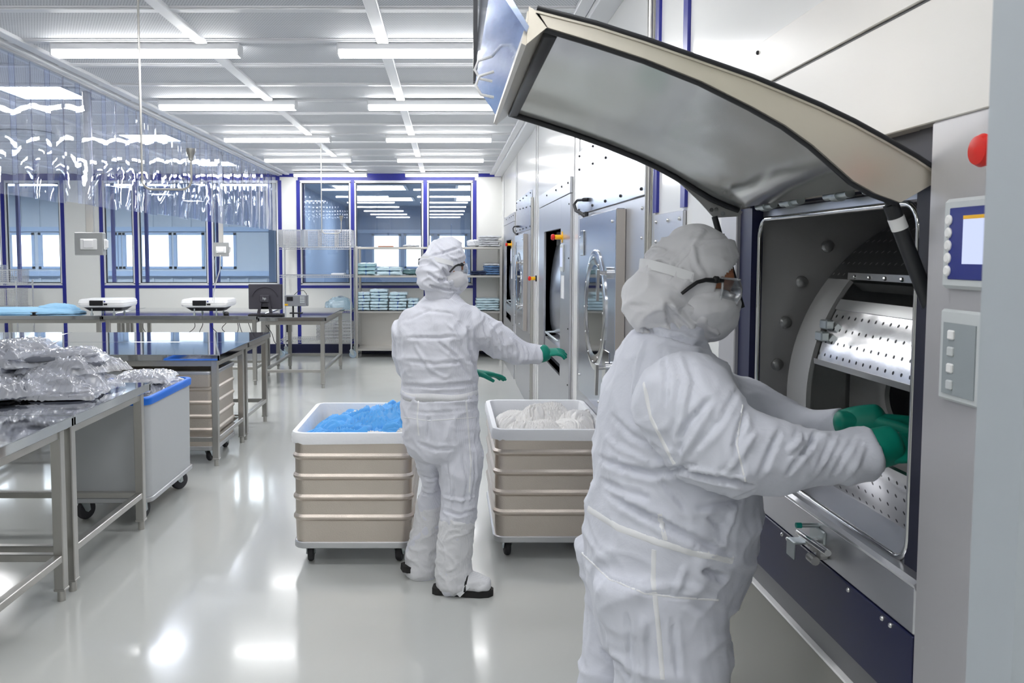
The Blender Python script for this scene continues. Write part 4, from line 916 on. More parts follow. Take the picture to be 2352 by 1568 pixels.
def washer(dy, lab, n):
    y0, y1 = 5.79 + dy, 7.76 + dy; oy0, oy1, oz0, oz1 = 6.27 + dy, 7.36 + dy, .70, 1.825; zt = 2.17; xf = XW - .012
    t = thing('washing_machine', lab, 'washing machine', (XW, (y0 + y1) / 2, 0), 0, 'barrier washing machines along the right wall')
    m = MB()
    m.bx(xf, XW + .004, y0, oy0, .0, 2.05, .002).bx(xf, XW + .004, oy1, y1, 0, 2.05, .002).bx(xf, XW + .004, oy0, oy1, 0, oz0).bx(xf, XW + .004, oy0, oy1, oz1, 2.05)
    m.build('front_panel', M['steel_machine'], t, 30)
    tp = MB().bx(xf - .002, XW + .004, y0 + .002, y1, 2.055, zt, .002).build('top_panel', M['steel_machine'], t, 30)
    b = Bolts()
    for y in (y0 + .09, y0 + .42, y0 + .75, y0 + 1.35): bolt(b, (xf - .002, y, zt - .04))
    for z in (.3, .7, 1.1, 1.6, 1.98): bolt(b, (xf, y0 + .05, z), .006)
    b.build('bolts', M['rubber'], tp)
    d = .34; c = MB()
    c.bx(XW, XW + d, oy1, oy1 + .01, oz0, oz1).bx(XW, XW + d, oy0 - .01, oy0, oz0, oz1); c.bx(XW, XW + d, oy0, oy1, oz0 - .01, oz0)
    c.build('opening_jamb', M['steel_machine'], t, 0)
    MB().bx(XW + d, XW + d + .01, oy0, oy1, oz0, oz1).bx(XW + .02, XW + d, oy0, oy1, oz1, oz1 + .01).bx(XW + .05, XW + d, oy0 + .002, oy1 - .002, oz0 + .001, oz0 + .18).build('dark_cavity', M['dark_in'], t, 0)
    prof = [(XW + .20, 1.735), (XW + .12, 1.73), (XW + .09, 1.69), (XW + .066, 1.58), (XW + .048, 1.45), (XW + .038, 1.3), (XW + .038, 1.15), (XW + .046, 1.02), (XW + .06, .96), (XW + .2, .95)]
    dr = MB().loft([[Vector((x, y, z)) for x, z in prof] for y in (oy0 + .02, oy1 - .035)], (True, True), True).build('curved_door', M['steel_bright'], t, 30)
    h = MB(); zz = .95
    h.tube([(XW + .08, oy1 - .15, zz), (XW + .0, oy1 - .15, zz), (XW - .01, oy1 - .17, zz), (XW - .01, oy0 + .22, zz), (XW, oy0 + .2, zz), (XW + .08, oy0 + .2, zz)], .009, 8); h.build('door_handle', M['zinc'], dr)
    hh = MB().bx(XW + .09, XW + .15, oy0 + .3, oy0 + .38, 1.69, 1.73, .004).bx(XW + .09, XW + .15, oy1 - .4, oy1 - .32, 1.69, 1.73, .004); hh.build('hinge', M['rubber'], dr)
    MB().prism([(XW + .0, .90), (XW + .25, .93), (XW + .25, .91), (XW + .0, .78)], lambda a, b, tt: (a, tt, b), oy0 + .01, oy1 - .02).build('sill', M['steel_machine'], t, 20)
    k = bpy.data.objects.new('emergency_stop', None); COL.objects.link(k); k.parent = t
    estop((xf, oy0 - .085, 1.755), k, .022, .055)
    p = MB().bx(xf - .012, xf, oy0 - .20, oy0 - .05, 1.50, 1.70, .004).build('control_panel', M['grey_light'], t)
    MB().bx(xf - .014, xf - .008, oy0 - .185, oy0 - .075, 1.535, 1.675).build('touch_screen', M['screen'], p, 0)
    s = MB().bx(xf - .003, xf, oy0 - .20, oy0 - .06, 1.30, 1.47).build('label_plate', M['white_plastic'], t, 0)
    return t
washer(0, 'steel washing machine with curved door in a recess, right of the walking person\'s green glove', 0)
washer(4.945, 'farthest steel washing machine with recessed curved door, next to the rear shelving', 1)
def lever(m, y, z, x):
    m.cyl((x, y, z), (x - .02, y, z), .03, n=18); m.cyl((x - .02, y, z), (x - .06, y, z), .011, n=12)
    m.prism([(.028, .018), (-.016, .016), (-.014, -.02), (.0, -.14), (.016, -.135), (.018, -.03)], lambda a, b, tt: (x - .052 - tt, y + a, z + b), 0, .014)
def dryer(dy, lab):
    y0, y1 = 3.60 + dy, 5.46 + dy; zt = 2.29; xf = XW - .008
    t = thing('tumble_dryer', lab, 'dryer', (XW, (y0 + y1) / 2, 0), 0, 'tumble dryers along the right wall')
    up = MB().bx(xf - .004, XW + .004, y0, y1, 1.886, zt, .002).build('top_panel', M['steel_bright'], t, 30)
    lo = MB().bx(xf, XW + .004, y0, y1, 0, 1.88, .002).build('front_panel', M['steel_machine'], t, 30)
    b = Bolts()
    for y in (y0 + .06, y0 + .5, y0 + .9, y0 + 1.3, y1 - .06): bolt(b, (xf - .004, y, 1.915)); bolt(b, (xf - .004, y, zt - .03)); bolt(b, (xf - .004, y, 2.12 + .03 * (y - y0)))
    b.build('bolts', M['rubber'], up); b = Bolts()
    for z in (.2, .5, .8, 1.1, 1.4, 1.7, 1.83): bolt(b, (xf, y0 + .05, z))
    for y in (y1 - .3, y1 - .7): bolt(b, (xf, y, .4))
    b.build('bolts', M['chrome'], lo)
    # door slab stands open by a hand's width
    dx0, dx1, a0, a1, z0, z1 = .805, XW - .008, 3.99 + dy, 5.10 + dy, .79, 1.85
    d = MB().bx(dx0, dx1, a0, a1, z0, z1, .006).build('door', [M['steel_bright']], t, 30)
    MB().bx(dx0 + .002, dx1 - .002, a0 - .004, a0, z0 + .004, z1 - .004).build('door_edge', M['beige_edge'], d, 0)
    yc, zc = 4.53 + dy, 1.325
    g = MB().lathe([(.25, 0), (.33, 0), (.33, .006), (.315, .010), (.27, .010), (.25, .002)], (dx0, yc, zc), (-1, 0, 0), 48).build('porthole_ring', M['chrome'], d, 40)
    MB().cyl((dx0 - .003, yc, zc), (dx0 + .001, yc, zc), .246, n=48).build('porthole_glass', pm('dark mirror glass', (150, 156, 160), .05, 1), d, 30)
    b = Bolts()
    for k in range(12): bolt(b, (dx0 - .010, yc + .285 * cos(R(30 * k)), zc + .285 * sin(R(30 * k))), .006)
    bolt(b, (dx0, a0 + .09, z1 - .06)); bolt(b, (dx0, a1 - .05, z1 - .12)); bolt(b, (dx0, a1 - .05, z0 + .1)); bolt(b, (dx0, a0 + .4, z0 + .05))
    b.build('bolts', M['chrome'], g)
    for z in (1.535, 1.06):
        m = MB(); lever(m, a0 + .14, z, dx0); m.build('door_lever', M['chrome'], d, 40)
    MB().bx(dx0 - .004, dx0, a0 + .12, a0 + .30, .98, 1.14, .003).build('latch_plate', M['chrome'], d)
    sw = MB().bx(dx0 - .008, dx0, a1 - .20, a1 - .08, 1.62, 1.77, .012); sw.build('door_tag', M['chrome'], d, 40)
    for s in (0, 1):
        q = (dx1 - .02, a1 - .09 - .06 * s, z1); c = MB()
        c.tube([(xf - .01, a1 - .02 - .02 * s, 1.96), (xf - .045, a1 + .12 - .02 * s, 1.965), (xf - .06, a1 + .16 - .03 * s, 1.94), (xf - .055, a1 + .12 - .04 * s, 1.90), (xf - .04, a1 + .0 - .06 * s, 1.875), (xf - .03, q[1], z1 + .002)], .0075, 8)
        c.cyl((xf - .004, a1 - .02 - .02 * s, 1.96), (xf - .03, a1 - .005 - .02 * s, 1.96), .012, n=10); c.cyl((xf - .03, q[1], z1 - .002), (xf - .03, q[1], z1 + .03), .012, n=10)
        c.build('hose', M['rubber'], t, 50)
    return t
dryer(0, 'steel tumble dryer with thick open door and oval porthole, behind the nearest person')
dryer(4.945, 'far steel tumble dryer with thick bright door, beside the farthest washing machine')
m = MB().cyl((XW - .014, 3.52, 0), (XW - .014, 3.52, ZC - .05), .016, n=14); tag(m.build('wall_pipe', M['steel'], None, 40), 'vertical steel pipe on the wall beside the dryer with the hoses', 'pipe')
m = MB().cyl((XW - .014, 8.40, 0), (XW - .014, 8.40, 2.2), .016, n=14); tag(m.build('wall_pipe', M['steel'], None, 40), 'vertical steel pipe between the far dryer and the washing machine', 'pipe')
t = thing('stop_button', 'red emergency stop button on the far wall post between dryer and washer', 'button', (XW, 8.12, 1.39)); estop((XW, 8.12, 1.39), t, .022, .05, False); MB().cyl((XW + .006, 8.12, 1.39), (XW - .008, 8.12, 1.39), .03, n=18).build('base', M['black'], t)
ta = MB().bx(XW - .008, XW + .004, 3.02, 3.44, 0, 1.79, .002); t = thing('service_panel', 'small screwed steel panel between the dryer and the open machine', 'panel', (XW, 3.2, 0)); ta.build('sheet', M['steel_machine'], t); b = Bolts()
for y in (3.06, 3.22, 3.40):
    for z in (1.76, 1.68): bolt(b, (XW - .008, y, z))
b.build('bolts', M['chrome'], t)

# ---------------------------------------------------------------- the near open machine
t = thing('washing_machine', 'near open washing machine with raised steel hood, the second person reaching in', 'washing machine', (XW, 1.9, 0), 0, 'barrier washing machines along the right wall')
XF = XW - .004
OY0, OY1, OZ0, OZ1 = 1.482, 2.375, 1.018, 1.862
def PT(m, n, mt, par=t, s=30): return m.build(n, M[mt] if isinstance(mt, str) else mt, par, s)
PT(MB().bx(XF, XW + .03, YN0, YN1, OZ1, 2.080, .002), 'upper_panel', 'panel_cream')
ub = PT(MB().bx(XF - .002, XW + .03, YN0, YN1, 2.087, 2.207, .002), 'top_band', 'panel_cream')
b = Bolts(); a = at_x(1743, 121, XF); bolt(b, (XF - .002, a.y, a.z), .006); PT(b, 'bolt', 'rubber', ub)
PT(MB().bx(XW, XW + .02, YN0, YN1, 2.078, 2.09), 'joint_gap', 'black')
colm = PT(MB().bx(XF, XW + .03, YN0, OY0, 0, OZ1, .004), 'front_column', 'steel_col')
PT(MB().bx(XF, XW + .03, 2.468, YN1, .93, OZ1, .003), 'side_column', 'steel_col')
PT(MB().bx(XF + .012, XW + .04, OY1, 2.468, .93, OZ1), 'navy_post', 'navy')
sf = PT(MB().bx(XF, XW + .03, OY0, YN1, .928, OZ0, .003), 'sill_face', 'steel_machine')
nv = PT(MB().bx(XF - .002, XW + .03, OY0, YN1, .776, .926, .002), 'navy_panel', 'navy')
b = Bolts()
for u, v in ((1798, 1219), (1810, 1228), (1866, 1273), (1950, 1341), (2028, 1406), (2047, 1421)):
    q = at_x(u, v, XF - .002); bolt(b, (XF - .002, q.y, min(q.z, .915)), .0055)
PT(b, 'bolts', 'chrome', nv)
PT(MB().bx(XF + .004, XW + .03, OY0, YN1, .722, .776), 'kick_strip', pm('grey kick strip', (116, 116, 120), .35, .4))
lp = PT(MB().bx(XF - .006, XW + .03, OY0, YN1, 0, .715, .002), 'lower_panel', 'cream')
PT(MB().bx(XF - .012, XW + .03, OY0, YN1, .715, .721, .002), 'panel_edge', 'white_plastic', lp)
# sill sheet, tub and drum
PT(MB().loft([[Vector((x, y, z)) for x, z in ((XF, OZ0), (XF - .003, OZ0 + .006), (XF + .006, OZ0 + .012), (1.045, 1.03), (1.055, 1.012), (1.05, .985), (XF + .01, .985))] for y in (OY0, OY1)]), 'sill', 'steel_machine')
gr = MB()
for k in range(24): gr.bx(1.06, 1.11, OY0 + .02 + k * .036, OY0 + .028 + k * .036, 1.0, 1.02)
gr.bx(1.055, 1.065, OY0, OY1, .99, 1.024).bx(1.105, 1.115, OY0, OY1, .99, 1.03).bx(1.08, 1.086, OY0, OY1, .995, 1.012); PT(gr, 'drain_grate', 'steel_tub')
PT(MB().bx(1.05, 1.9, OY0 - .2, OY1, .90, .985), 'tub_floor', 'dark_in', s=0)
tub = MB().bx(XW + .02, 2.15, 2.392, 2.41, .9, 1.85); tub.bx(XW + .03, 2.15, .95, 2.40, 1.80, 1.82); tub.bx(2.14, 2.16, .95, 2.41, .5, 1.85); tub.bx(XW + .04, 2.15, .93, .95, .5, 1.85)
PT(tub, 'tub', 'steel_dark', s=0)
for u, v in ((1900, 566), (1841, 647), (1804, 740), (1785, 837)):
    q = at_y(u, v, 2.39); b = MB(); b.lathe([(.018, 0), (.017, .006), (.012, .012), (.001, .015)], (q.x, 2.392, q.z), (0, -1, 0), 20)
    PT(b, 'domed_bolt', 'steel_tub')
lipz = 1.727; lx = .888
lp_ = [(lx, y, z) for y, z in rrect(1.565, 2.368, 1.03, lipz, .05, 6)]
PT(MB().tube(lp_, .007, 8, True), 'tub_lip', 'chrome', s=60)
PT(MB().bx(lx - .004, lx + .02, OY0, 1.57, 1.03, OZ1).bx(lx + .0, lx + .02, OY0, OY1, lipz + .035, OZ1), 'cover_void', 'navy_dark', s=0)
PT(MB().bx(lx + .01, XW + .06, OY0, OY1, lipz + .004, lipz + .03, .004), 'hinge_rail', 'steel_machine')
for y in (1.62, 1.80, 2.05, 2.22):
    hb = MB(); hb.cyl((lx - .02, y, lipz + .035), (lx - .02, y + .11, lipz + .035), .011, n=14); hb.cyl((lx - .02, y + .04, lipz + .035), (lx - .02, y + .07, lipz + .035), .016, n=14)
    PT(hb, 'hinge_barrel', 'zinc', s=40)
cx, cz, RD = 1.49, 1.24, .535
def dp(phi, y, r=RD): return Vector((cx - r * cos(R(phi)), y, cz + r * sin(R(phi))))
YD0, YD1 = 1.0, 2.315
def arcp(lo, hi, y0, y1, r, th, n=24):
    m = MB(); return m.loft([[dp(lo + (hi - lo) * i / n, y, rr) for y, rr in ((y0, r), (y1, r), (y1, r - th), (y0, r - th))] for i in range(n + 1)])
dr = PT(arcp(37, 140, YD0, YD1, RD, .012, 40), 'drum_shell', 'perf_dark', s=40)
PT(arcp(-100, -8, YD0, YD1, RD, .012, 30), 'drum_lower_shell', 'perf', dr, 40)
PT(arcp(-8, 37, 2.19, YD1, RD, .012, 14), 'drum_end_band', 'steel_dark', dr, 40)
PT(MB().loft([[dp(a, YD1 - .004, RD - .012 if rr else .1) for a in range(-180, 180, 8)] for rr in (1, 0)], (False, False)), 'drum_end', 'steel_tub', dr, 30)
PT(MB().loft([[dp(37, y, RD + .002), dp(37, y, RD - .05), dp(38.5, y, RD - .05), dp(38.5, y, RD + .012)] for y in (YD0, 2.20)]), 'upper_ledge', 'steel_tub', dr)
for k in range(9): PT(MB().sph(dp(37.6, 2.16 - k * .075, RD + .006), .006, 8, 6), 'ledge_stud', 'chrome', dr)
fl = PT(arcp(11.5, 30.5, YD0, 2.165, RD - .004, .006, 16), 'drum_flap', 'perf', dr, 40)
PT(arcp(27.5, 30.6, YD0, 2.17, RD - .001, .012, 3), 'flap_top_rail', 'steel_tub', fl, 40)
PT(MB().loft([[dp(11, y, RD), dp(11, y, RD - .03), dp(12.5, y, RD - .03), dp(12.5, y, RD + .004)] for y in (YD0, 2.17)]), 'flap_edge', 'steel_tub', fl)
hg = MB()
for a in (22.5, 19): q = dp(a, 2.155, RD + .004); hg.bx(q.x - .014, q.x + .008, 2.135, 2.175, q.z - .012, q.z + .012, .003)
PT(hg, 'flap_catch', 'zinc', fl)
# inner partition with round holes
pl = MB(); XP = 1.125
holes = [(at_x(1882, 872, XP), .062), (at_x(2062, 915, XP), .062), (at_x(2260, 960, XP), .062)]
bmp = bmesh.new()
y0p, y1p, z0p, z1p = 1.0, 2.30, 1.05, 1.325
cols = sorted([y0p, y1p] + [h.y + s * .085 for h, r in holes for s in (-1, 1)])
cols = [c for c in cols if y0p <= c <= y1p]
for i in range(len(cols) - 1):
    ya, yb = cols[i], cols[i + 1]; hh = [h for h, r in holes if ya < h.y < yb]
    if not hh: pl.add([(XP, ya, z0p), (XP, yb, z0p), (XP, yb, z1p), (XP, ya, z1p)], [(0, 1, 2, 3)]); continue
    h = hh[0]; n = 48; outer_, inner_ = [], []
    for k in range(n):
        a = 2 * pi * k / n; ca, sa = cos(a), sin(a)
        tt = min((yb - h.y) / ca if ca > 1e-6 else (ya - h.y) / ca if ca < -1e-6 else 9, (z1p - h.z) / sa if sa > 1e-6 else (z0p - h.z) / sa if sa < -1e-6 else 9)
        outer_.append(Vector((XP, h.y + ca * tt, h.z + sa * tt))); inner_.append(Vector((XP, h.y + ca * .062, h.z + sa * .062)))
    back = [p + Vector((.012, 0, 0)) for p in inner_]
    pl.loft([outer_, inner_, back], (False, False))
PT(pl, 'drum_partition', 'partition', dr, 30)
PT(MB().bx(1.30, 1.31, 1.0, 2.30, .95, 1.6), 'drum_inner_wall', 'steel_dark', dr, 0)
# ---- hood
prof = [(.173, 2.030), (.26, 2.004), (.35, 1.975), (.45, 1.940), (.54, 1.904), (.60, 1.877), (.65, 1.850), (.70, 1.820), (.75, 1.790), (.80, 1.768), (.832, 1.757)]
def off(i, d):
    p, q = prof[max(i - 1, 0)], prof[min(i + 1, len(prof) - 1)]; dx, dz = q[0] - p[0], q[1] - p[1]; L = math.hypot(dx, dz); return (prof[i][0] - dz / L * d, prof[i][1] + dx / L * d)
HY0, HY1 = 1.516, 2.385
hood = bpy.data.objects.new('hood', None); COL.objects.link(hood); attach(hood, t)
n = len(prof); th = [.034 + .034 * (i / (n - 1)) ** 2 for i in range(n)]
ou = [(.156, 2.062), (.26, 2.036), (.35, 2.008), (.45, 1.974), (.54, 1.943), (.60, 1.919), (.66, 1.894), (.72, 1.866), (.78, 1.834), (.835, 1.803), (.884, 1.772)]; ou2 = [(x - .002, z - .008) for x, z in ou]
low = [(.173, 2.03), (.26, 2.004), (.35, 1.975), (.45, 1.936), (.54, 1.892), (.60, 1.859), (.65, 1.824), (.69, 1.790), (.725, 1.760), (.765, 1.738), (.81, 1.722)]
sh = MB()
def strip(m, A_, B_, ya, yb): m.loft([[Vector((A_[i][0], ya, A_[i][1])), Vector((A_[i][0], yb, A_[i][1])), Vector((B_[i][0], yb, B_[i][1])), Vector((B_[i][0], ya, B_[i][1]))] for i in range(n)])
strip(sh, ou, ou2, HY0 - .03, HY1 + .02)
PT(sh, 'hood_shell', 'hood_out', hood, 40)
inn = [off(i, .004) for i in range(n)]; inn2 = [off(i, .012) for i in range(n)]
m = MB(); strip(m, inn, inn2, HY0 + .008, HY1 - .012); PT(m, 'hood_lining', 'hood_in', hood, 40)
m = MB(); strip(m, ou2, low, HY0 - .026, HY0 - .018); m.loft([[Vector((a, y, b)) for a, b in ((.138, 2.0), (.142, 2.066), (.158, 2.056), (.175, 2.03))] for y in (HY0 - .026, HY0 - .018)]); PT(m, 'near_flange', 'hood_out', hood, 40)
m = MB(); strip(m, [off(i, .012) for i in range(n)], [off(i, 0) for i in range(n)], HY0 - .018, HY0 + .004); PT(m, 'near_return', 'hood_out', hood, 40)
m = MB(); strip(m, ou2, [off(i, -.002) for i in range(n)], HY1 + .006, HY1 + .014); PT(m, 'far_flange', 'steel_dark', hood, 40)
g = [off(i, -.002) for i in range(n)]
m = MB(); m.tube([(x, HY0 - .012, z) for x, z in low], .0065, 8); m.tube([(x, HY1 - .004, z) for x, z in g], .0085, 8)
x, z = off(0, -.002); m.bx(x - .002, x + .024, HY0, HY1, z - .010, z + .006, .003); PT(m, 'hood_gasket', 'gasket', hood, 50)
m = MB(); m.tube([(ou[i][0], HY0 - .03, ou[i][1]) for i in range(n)], .0045, 8); PT(m, 'edge_seal', 'gasket', hood, 50)
m = MB(); m.loft([[Vector((a, y, b)) for a, b in ((.172, 2.028), (.138, 2.0), (.130, 2.004), (.140, 2.06), (.160, 2.062))] for y in (HY0 - .0175, HY1 + .02)]); PT(m, 'end_flange', 'hood_out', hood)
m = MB(); m.loft([[Vector((a, y, b)) for a, b in ((.138, 2.02), (.076, 2.112), (.094, 2.52), (.104, 2.52), (.088, 2.115), (.142, 2.03))] for y in (HY0 - .03, HY1 + .005)])
fp = PT(m, 'front_lip', brushed('mirror lip steel', (170, 184, 214), .10, (2, 2, 30), .05, .03), hood)
PT(MB().bx(.070, .082, HY1 - .02, HY1 + .012, 2.115, 2.5), 'lip_seal', 'gasket', fp)
for u, v in ((1146, 160), (1150, 196)):
    m = MB(); q = at_x(u, v, .115); y = min(q.y, HY1 - .06); m.tube([(.10, y, q.z + .03), (.068, y, q.z + .02), (.06, y, q.z), (.072, y, q.z - .02), (.10, y, q.z - .026)], .0032, 8)
    PT(m, 'lip_clip', 'white_plastic', hood, 50)
# far gusset with holes, gas struts
gp = [at_y(u, v, HY1) for u, v in ((1530, 393), (1570, 428), (1606, 462), (1640, 500), (1698, 497), (1706, 486), (1683, 472), (1620, 440))]
m = MB(); m.loft([[Vector((p.x, y, p.z)) for p in gp] for y in (HY1 + .0, HY1 + .006)]); gu = PT(m, 'hood_gusset', 'steel_dark', hood)
m = MB()
for u, v in ((1634, 482), (1645, 481), (1660, 490)): p = at_y(u, v, HY1 - .002); m.cyl((p.x, HY1 - .004, p.z), (p.x, HY1 + .001, p.z), .006, n=14)
PT(m, 'gusset_bolts', 'chrome', gu)
for (a, b_, nm) in ((at_y(2020, 402, 1.515), at_y(2122, 668, 1.535), 'near'), (at_y(1641, 497, 2.36), at_y(1688, 665, 2.36), 'far')):
    d = b_ - a; m = MB(); m.cyl(a, a + d * .34, .0085, n=14); m.cyl(a + d * .25, b_ + d * .25, .0135, n=16)
    if nm == 'near': m.bx(a.x - .022, a.x + .012, 1.505, 1.525, a.z - .014, a.z + .014, .006)
    st = PT(m, 'gas_strut', 'strut', t, 40)
    c = a + d * .36; MB().cyl(c, c + d * .10, .0145, n=16).build('strut_sticker', M['white_plastic'], st, 40)
# latch on the sill face
q = at_x(1884, 1250, XF); lt = bpy.data.objects.new('latch', None); COL.objects.link(lt); attach(lt, t)
m = MB().bx(XF - .006, XF, q.y - .03, q.y + .045, .935, 1.0, .002); PT(m, 'latch_plate', 'zinc', lt)
p0, p1 = at_x(1834, 1222, XF - .035), at_x(1902, 1270, XF - .035); PT(MB().cyl(p0, p1, .0075, n=14), 'latch_bar', 'chrome', lt, 40)
m = MB().bx(XF - .03, XF, q.y - .006, q.y + .01, .96, .975).bx(XF - .03, XF, q.y - .03, q.y - .015, .955, .972).cyl((XF - .03, q.y - .045, .94), (XF - .03, q.y - .015, .94), .010, n=12).cyl((XF - .004, q.y - .035, .952), (XF - .02, q.y - .035, .952), .012, n=12)
PT(m, 'latch_levers', 'steel_dark', lt)
p = at_x(1846, 1260, XF - .03); m = MB().bx(XF - .055, XF, p.y - .012, p.y + .03, p.z + .014, p.z + .018, .001).bx(XF - .058, XF - .054, p.y - .012, p.y + .03, p.z - .022, p.z + .018, .001); PT(m, 'latch_bracket', 'zinc', lt)
p = at_x(1880, 1206, XF); m = MB().cyl((XF, p.y, p.z), (XF - .04, p.y, p.z), .005, n=12); PT(m, 'pin', 'zinc', lt); PT(MB().cyl((XF - .04, p.y, p.z), (XF - .052, p.y, p.z), .0065, n=12), 'pin_tip', 'teal', lt)
# controls on the near column
k = bpy.data.objects.new('emergency_stop', None); COL.objects.link(k); attach(k, colm)
p = at_x(2296, 345, XF); MB().cyl((XF, p.y, p.z), (XF - .014, p.y, p.z), .018, n=20).build('collar', M['yellow'], k); MB().lathe([(.014, 0), (.024, .005), (.026, .014), (.022, .022), (.001, .026)], (XF - .014, p.y, p.z), (-1, 0, 0), 28).build('red_knob', M['red'], k)
a, b_ = at_x(2186, 458, XF), at_x(2186, 662, XF); ya = a.y; yb = ya - .19
cp = PT(MB().bx(XF - .014, XF, yb, ya, b_.z, a.z, .006), 'control_panel', 'grey_light', colm)
PT(MB().bx(XF - .016, XF - .012, yb + .012, ya - .022, b_.z + .016, a.z - .016, .001), 'membrane', 'screen_blue', cp, 0)
PT(MB().bx(XF - .0175, XF - .013, yb + .02, ya - .062, b_.z + .042, a.z - .03), 'touch_screen', 'screen', cp, 0)
PT(MB().bx(XF - .0178, XF - .0165, yb + .02, ya - .062, a.z - .036, a.z - .03), 'status_bar', 'yellow', cp, 0)
for i in range(5):
    z = a.z - .036 - i * (a.z - b_.z - .066) / 4; MB().lathe([(.009, 0), (.009, .003), (.006, .005), (.001, .005)], (XF - .015, ya - .022, z), (-1, 0, 0), 18).build('round_button', M['white_plastic'], cp)
a, b_ = at_x(2176, 708, XF), at_x(2172, 914, XF); ya = a.y; yb = ya - .12
cp = PT(MB().bx(XF - .012, XF, yb, ya, b_.z, a.z, .004), 'button_panel', 'grey_light', colm)
PT(MB().bx(XF - .014, XF - .010, yb + .02, ya - .014, b_.z + .012, a.z - .022), 'button_field', 'grey_mid' if False else pm('grey field', (150, 158, 162), .45), cp, 0)
for i in range(4): MB().bx(XF - .018, XF - .012, ya - .046, ya - .030, a.z - .05 - i * .028, a.z - .034 - i * .028, .002).build('push_button', M['white_plastic' if i % 2 == 0 else 'grey_light'], cp)
# ---------------------------------------------------------------- people
def chain(m, pts, ref, n=22, caps=(True, True)):
    """pts: (pos, half width along ref, half depth); smooth elliptical limb with rounded ends"""
    P_ = [(Vector(p), a, b) for p, a, b in pts]; rings = []
    def ring(c, t, a, b):
        u, w = frame(t, ref); return [c + u * (a * cos(2 * pi * k / n)) + w * (b * sin(2 * pi * k / n)) for k in range(n)]
    # catmull-rom refinement
    Q = []
    for i in range(len(P_) - 1):
        p0, p1, p2, p3 = P_[max(i - 1, 0)], P_[i], P_[i + 1], P_[min(i + 2, len(P_) - 1)]
        for s in range(4):
            f = s / 4; h = lambda a, b, c, d: .5 * ((2 * b) + (c - a) * f + (2 * a - 5 * b + 4 * c - d) * f * f + (3 * b - a - 3 * c + d) * f ** 3)
            Q.append((Vector([h(p0[0][k], p1[0][k], p2[0][k], p3[0][k]) for k in range(3)]), h(p0[1], p1[1], p2[1], p3[1]), h(p0[2], p1[2], p2[2], p3[2])))
    Q.append(P_[-1])
    for i, (c, a, b) in enumerate(Q):
        t = Q[min(i + 1, len(Q) - 1)][0] - Q[max(i - 1, 0)][0]
        if i == 0 and caps[0]:
            for s in (.25, .6, .85): k = sqrt(1 - s * s) if False else None
            for s, sh in ((.3, .5), (.7, .34), (.92, .14)): rings.append(ring(c - t.normalized() * min(a, b) * sh, t, a * s, b * s))
        rings.append(ring(c, t, a, b))
        if i == len(Q) - 1 and caps[1]:
            for s, sh in ((.92, .14), (.7, .34), (.3, .5)): rings.append(ring(c + t.normalized() * min(a, b) * sh, t, a * s, b * s))
    return m.loft(rings)
def fuse(m, voxel, smooth=3, disp=None):
    me = m.mesh('tmp'); o = bpy.data.objects.new('tmp', me); COL.objects.link(o)
    md = o.modifiers.new('r', 'REMESH'); md.mode = 'VOXEL'; md.voxel_size = voxel; md.adaptivity = 0
    dg = bpy.context.evaluated_depsgraph_get(); dg.update(); me2 = bpy.data.meshes.new_from_object(o.evaluated_get(dg)); bpy.data.objects.remove(o)
    bm = bmesh.new(); bm.from_mesh(me2)
    for _ in range(smooth): bmesh.ops.smooth_vert(bm, verts=bm.verts[:], factor=.5, use_axis_x=True, use_axis_y=True, use_axis_z=True)
    bm.normal_update()
    if disp:
        mv = [(v, v.normal.copy()) for v in bm.verts]
        for v, nn in mv: v.co += nn * disp(v.co, nn)
        bmesh.ops.smooth_vert(bm, verts=bm.verts[:], factor=.35, use_axis_x=True, use_axis_y=True, use_axis_z=True)
    bm.to_mesh(me2); bm.free(); return me2
def creased(me, gain, creases):
    """press grooves (negative) and raise folds (positive) along lines on the cloth"""
    from mathutils.kdtree import KDTree
    tr = bvh(me); tot = {}
    nor = [v.normal.copy() for v in me.vertices]
    co = [v.co.copy() for v in me.vertices]
    kd = KDTree(len(co))
    for i, c in enumerate(co): kd.insert(c, i)
    kd.balance()
    for pix, w, amp in creases:
        w *= .82; amp *= gain
        best = {}; pts = []
        for (u0, v0), (u1, v1) in zip(pix, pix[1:]):
            n = max(2, int(math.hypot(u1 - u0, v1 - v0) / 4))
            for k in range(n + 1): f = k / n; pts.append((u0 + (u1 - u0) * f, v0 + (v1 - v0) * f))
        N = len(pts)
        for k, (u, v) in enumerate(pts):
            h = tr.ray_cast(CAM, ray(u, v).normalized())
            if h[0] is None: continue
            fade = min(1, 5 * min(k + .5, N - k - .5) / N)
            for c, i, d in kd.find_range(h[0], w * 2.6):
                g = fade * (math.exp(-(d / w) ** 2) - .45 * math.exp(-((d - 1.6 * w) / (.7 * w)) ** 2))
                if abs(g) > abs(best.get(i, 0)): best[i] = g
        for i, g in best.items(): tot[i] = tot.get(i, 0) + g * amp
    for i, g in tot.items(): me.vertices[i].co = co[i] + nor[i] * g
    me.update(); return me
def bvh(me): return BVHTree.FromPolygons([v.co for v in me.vertices], [p.vertices for p in me.polygons])
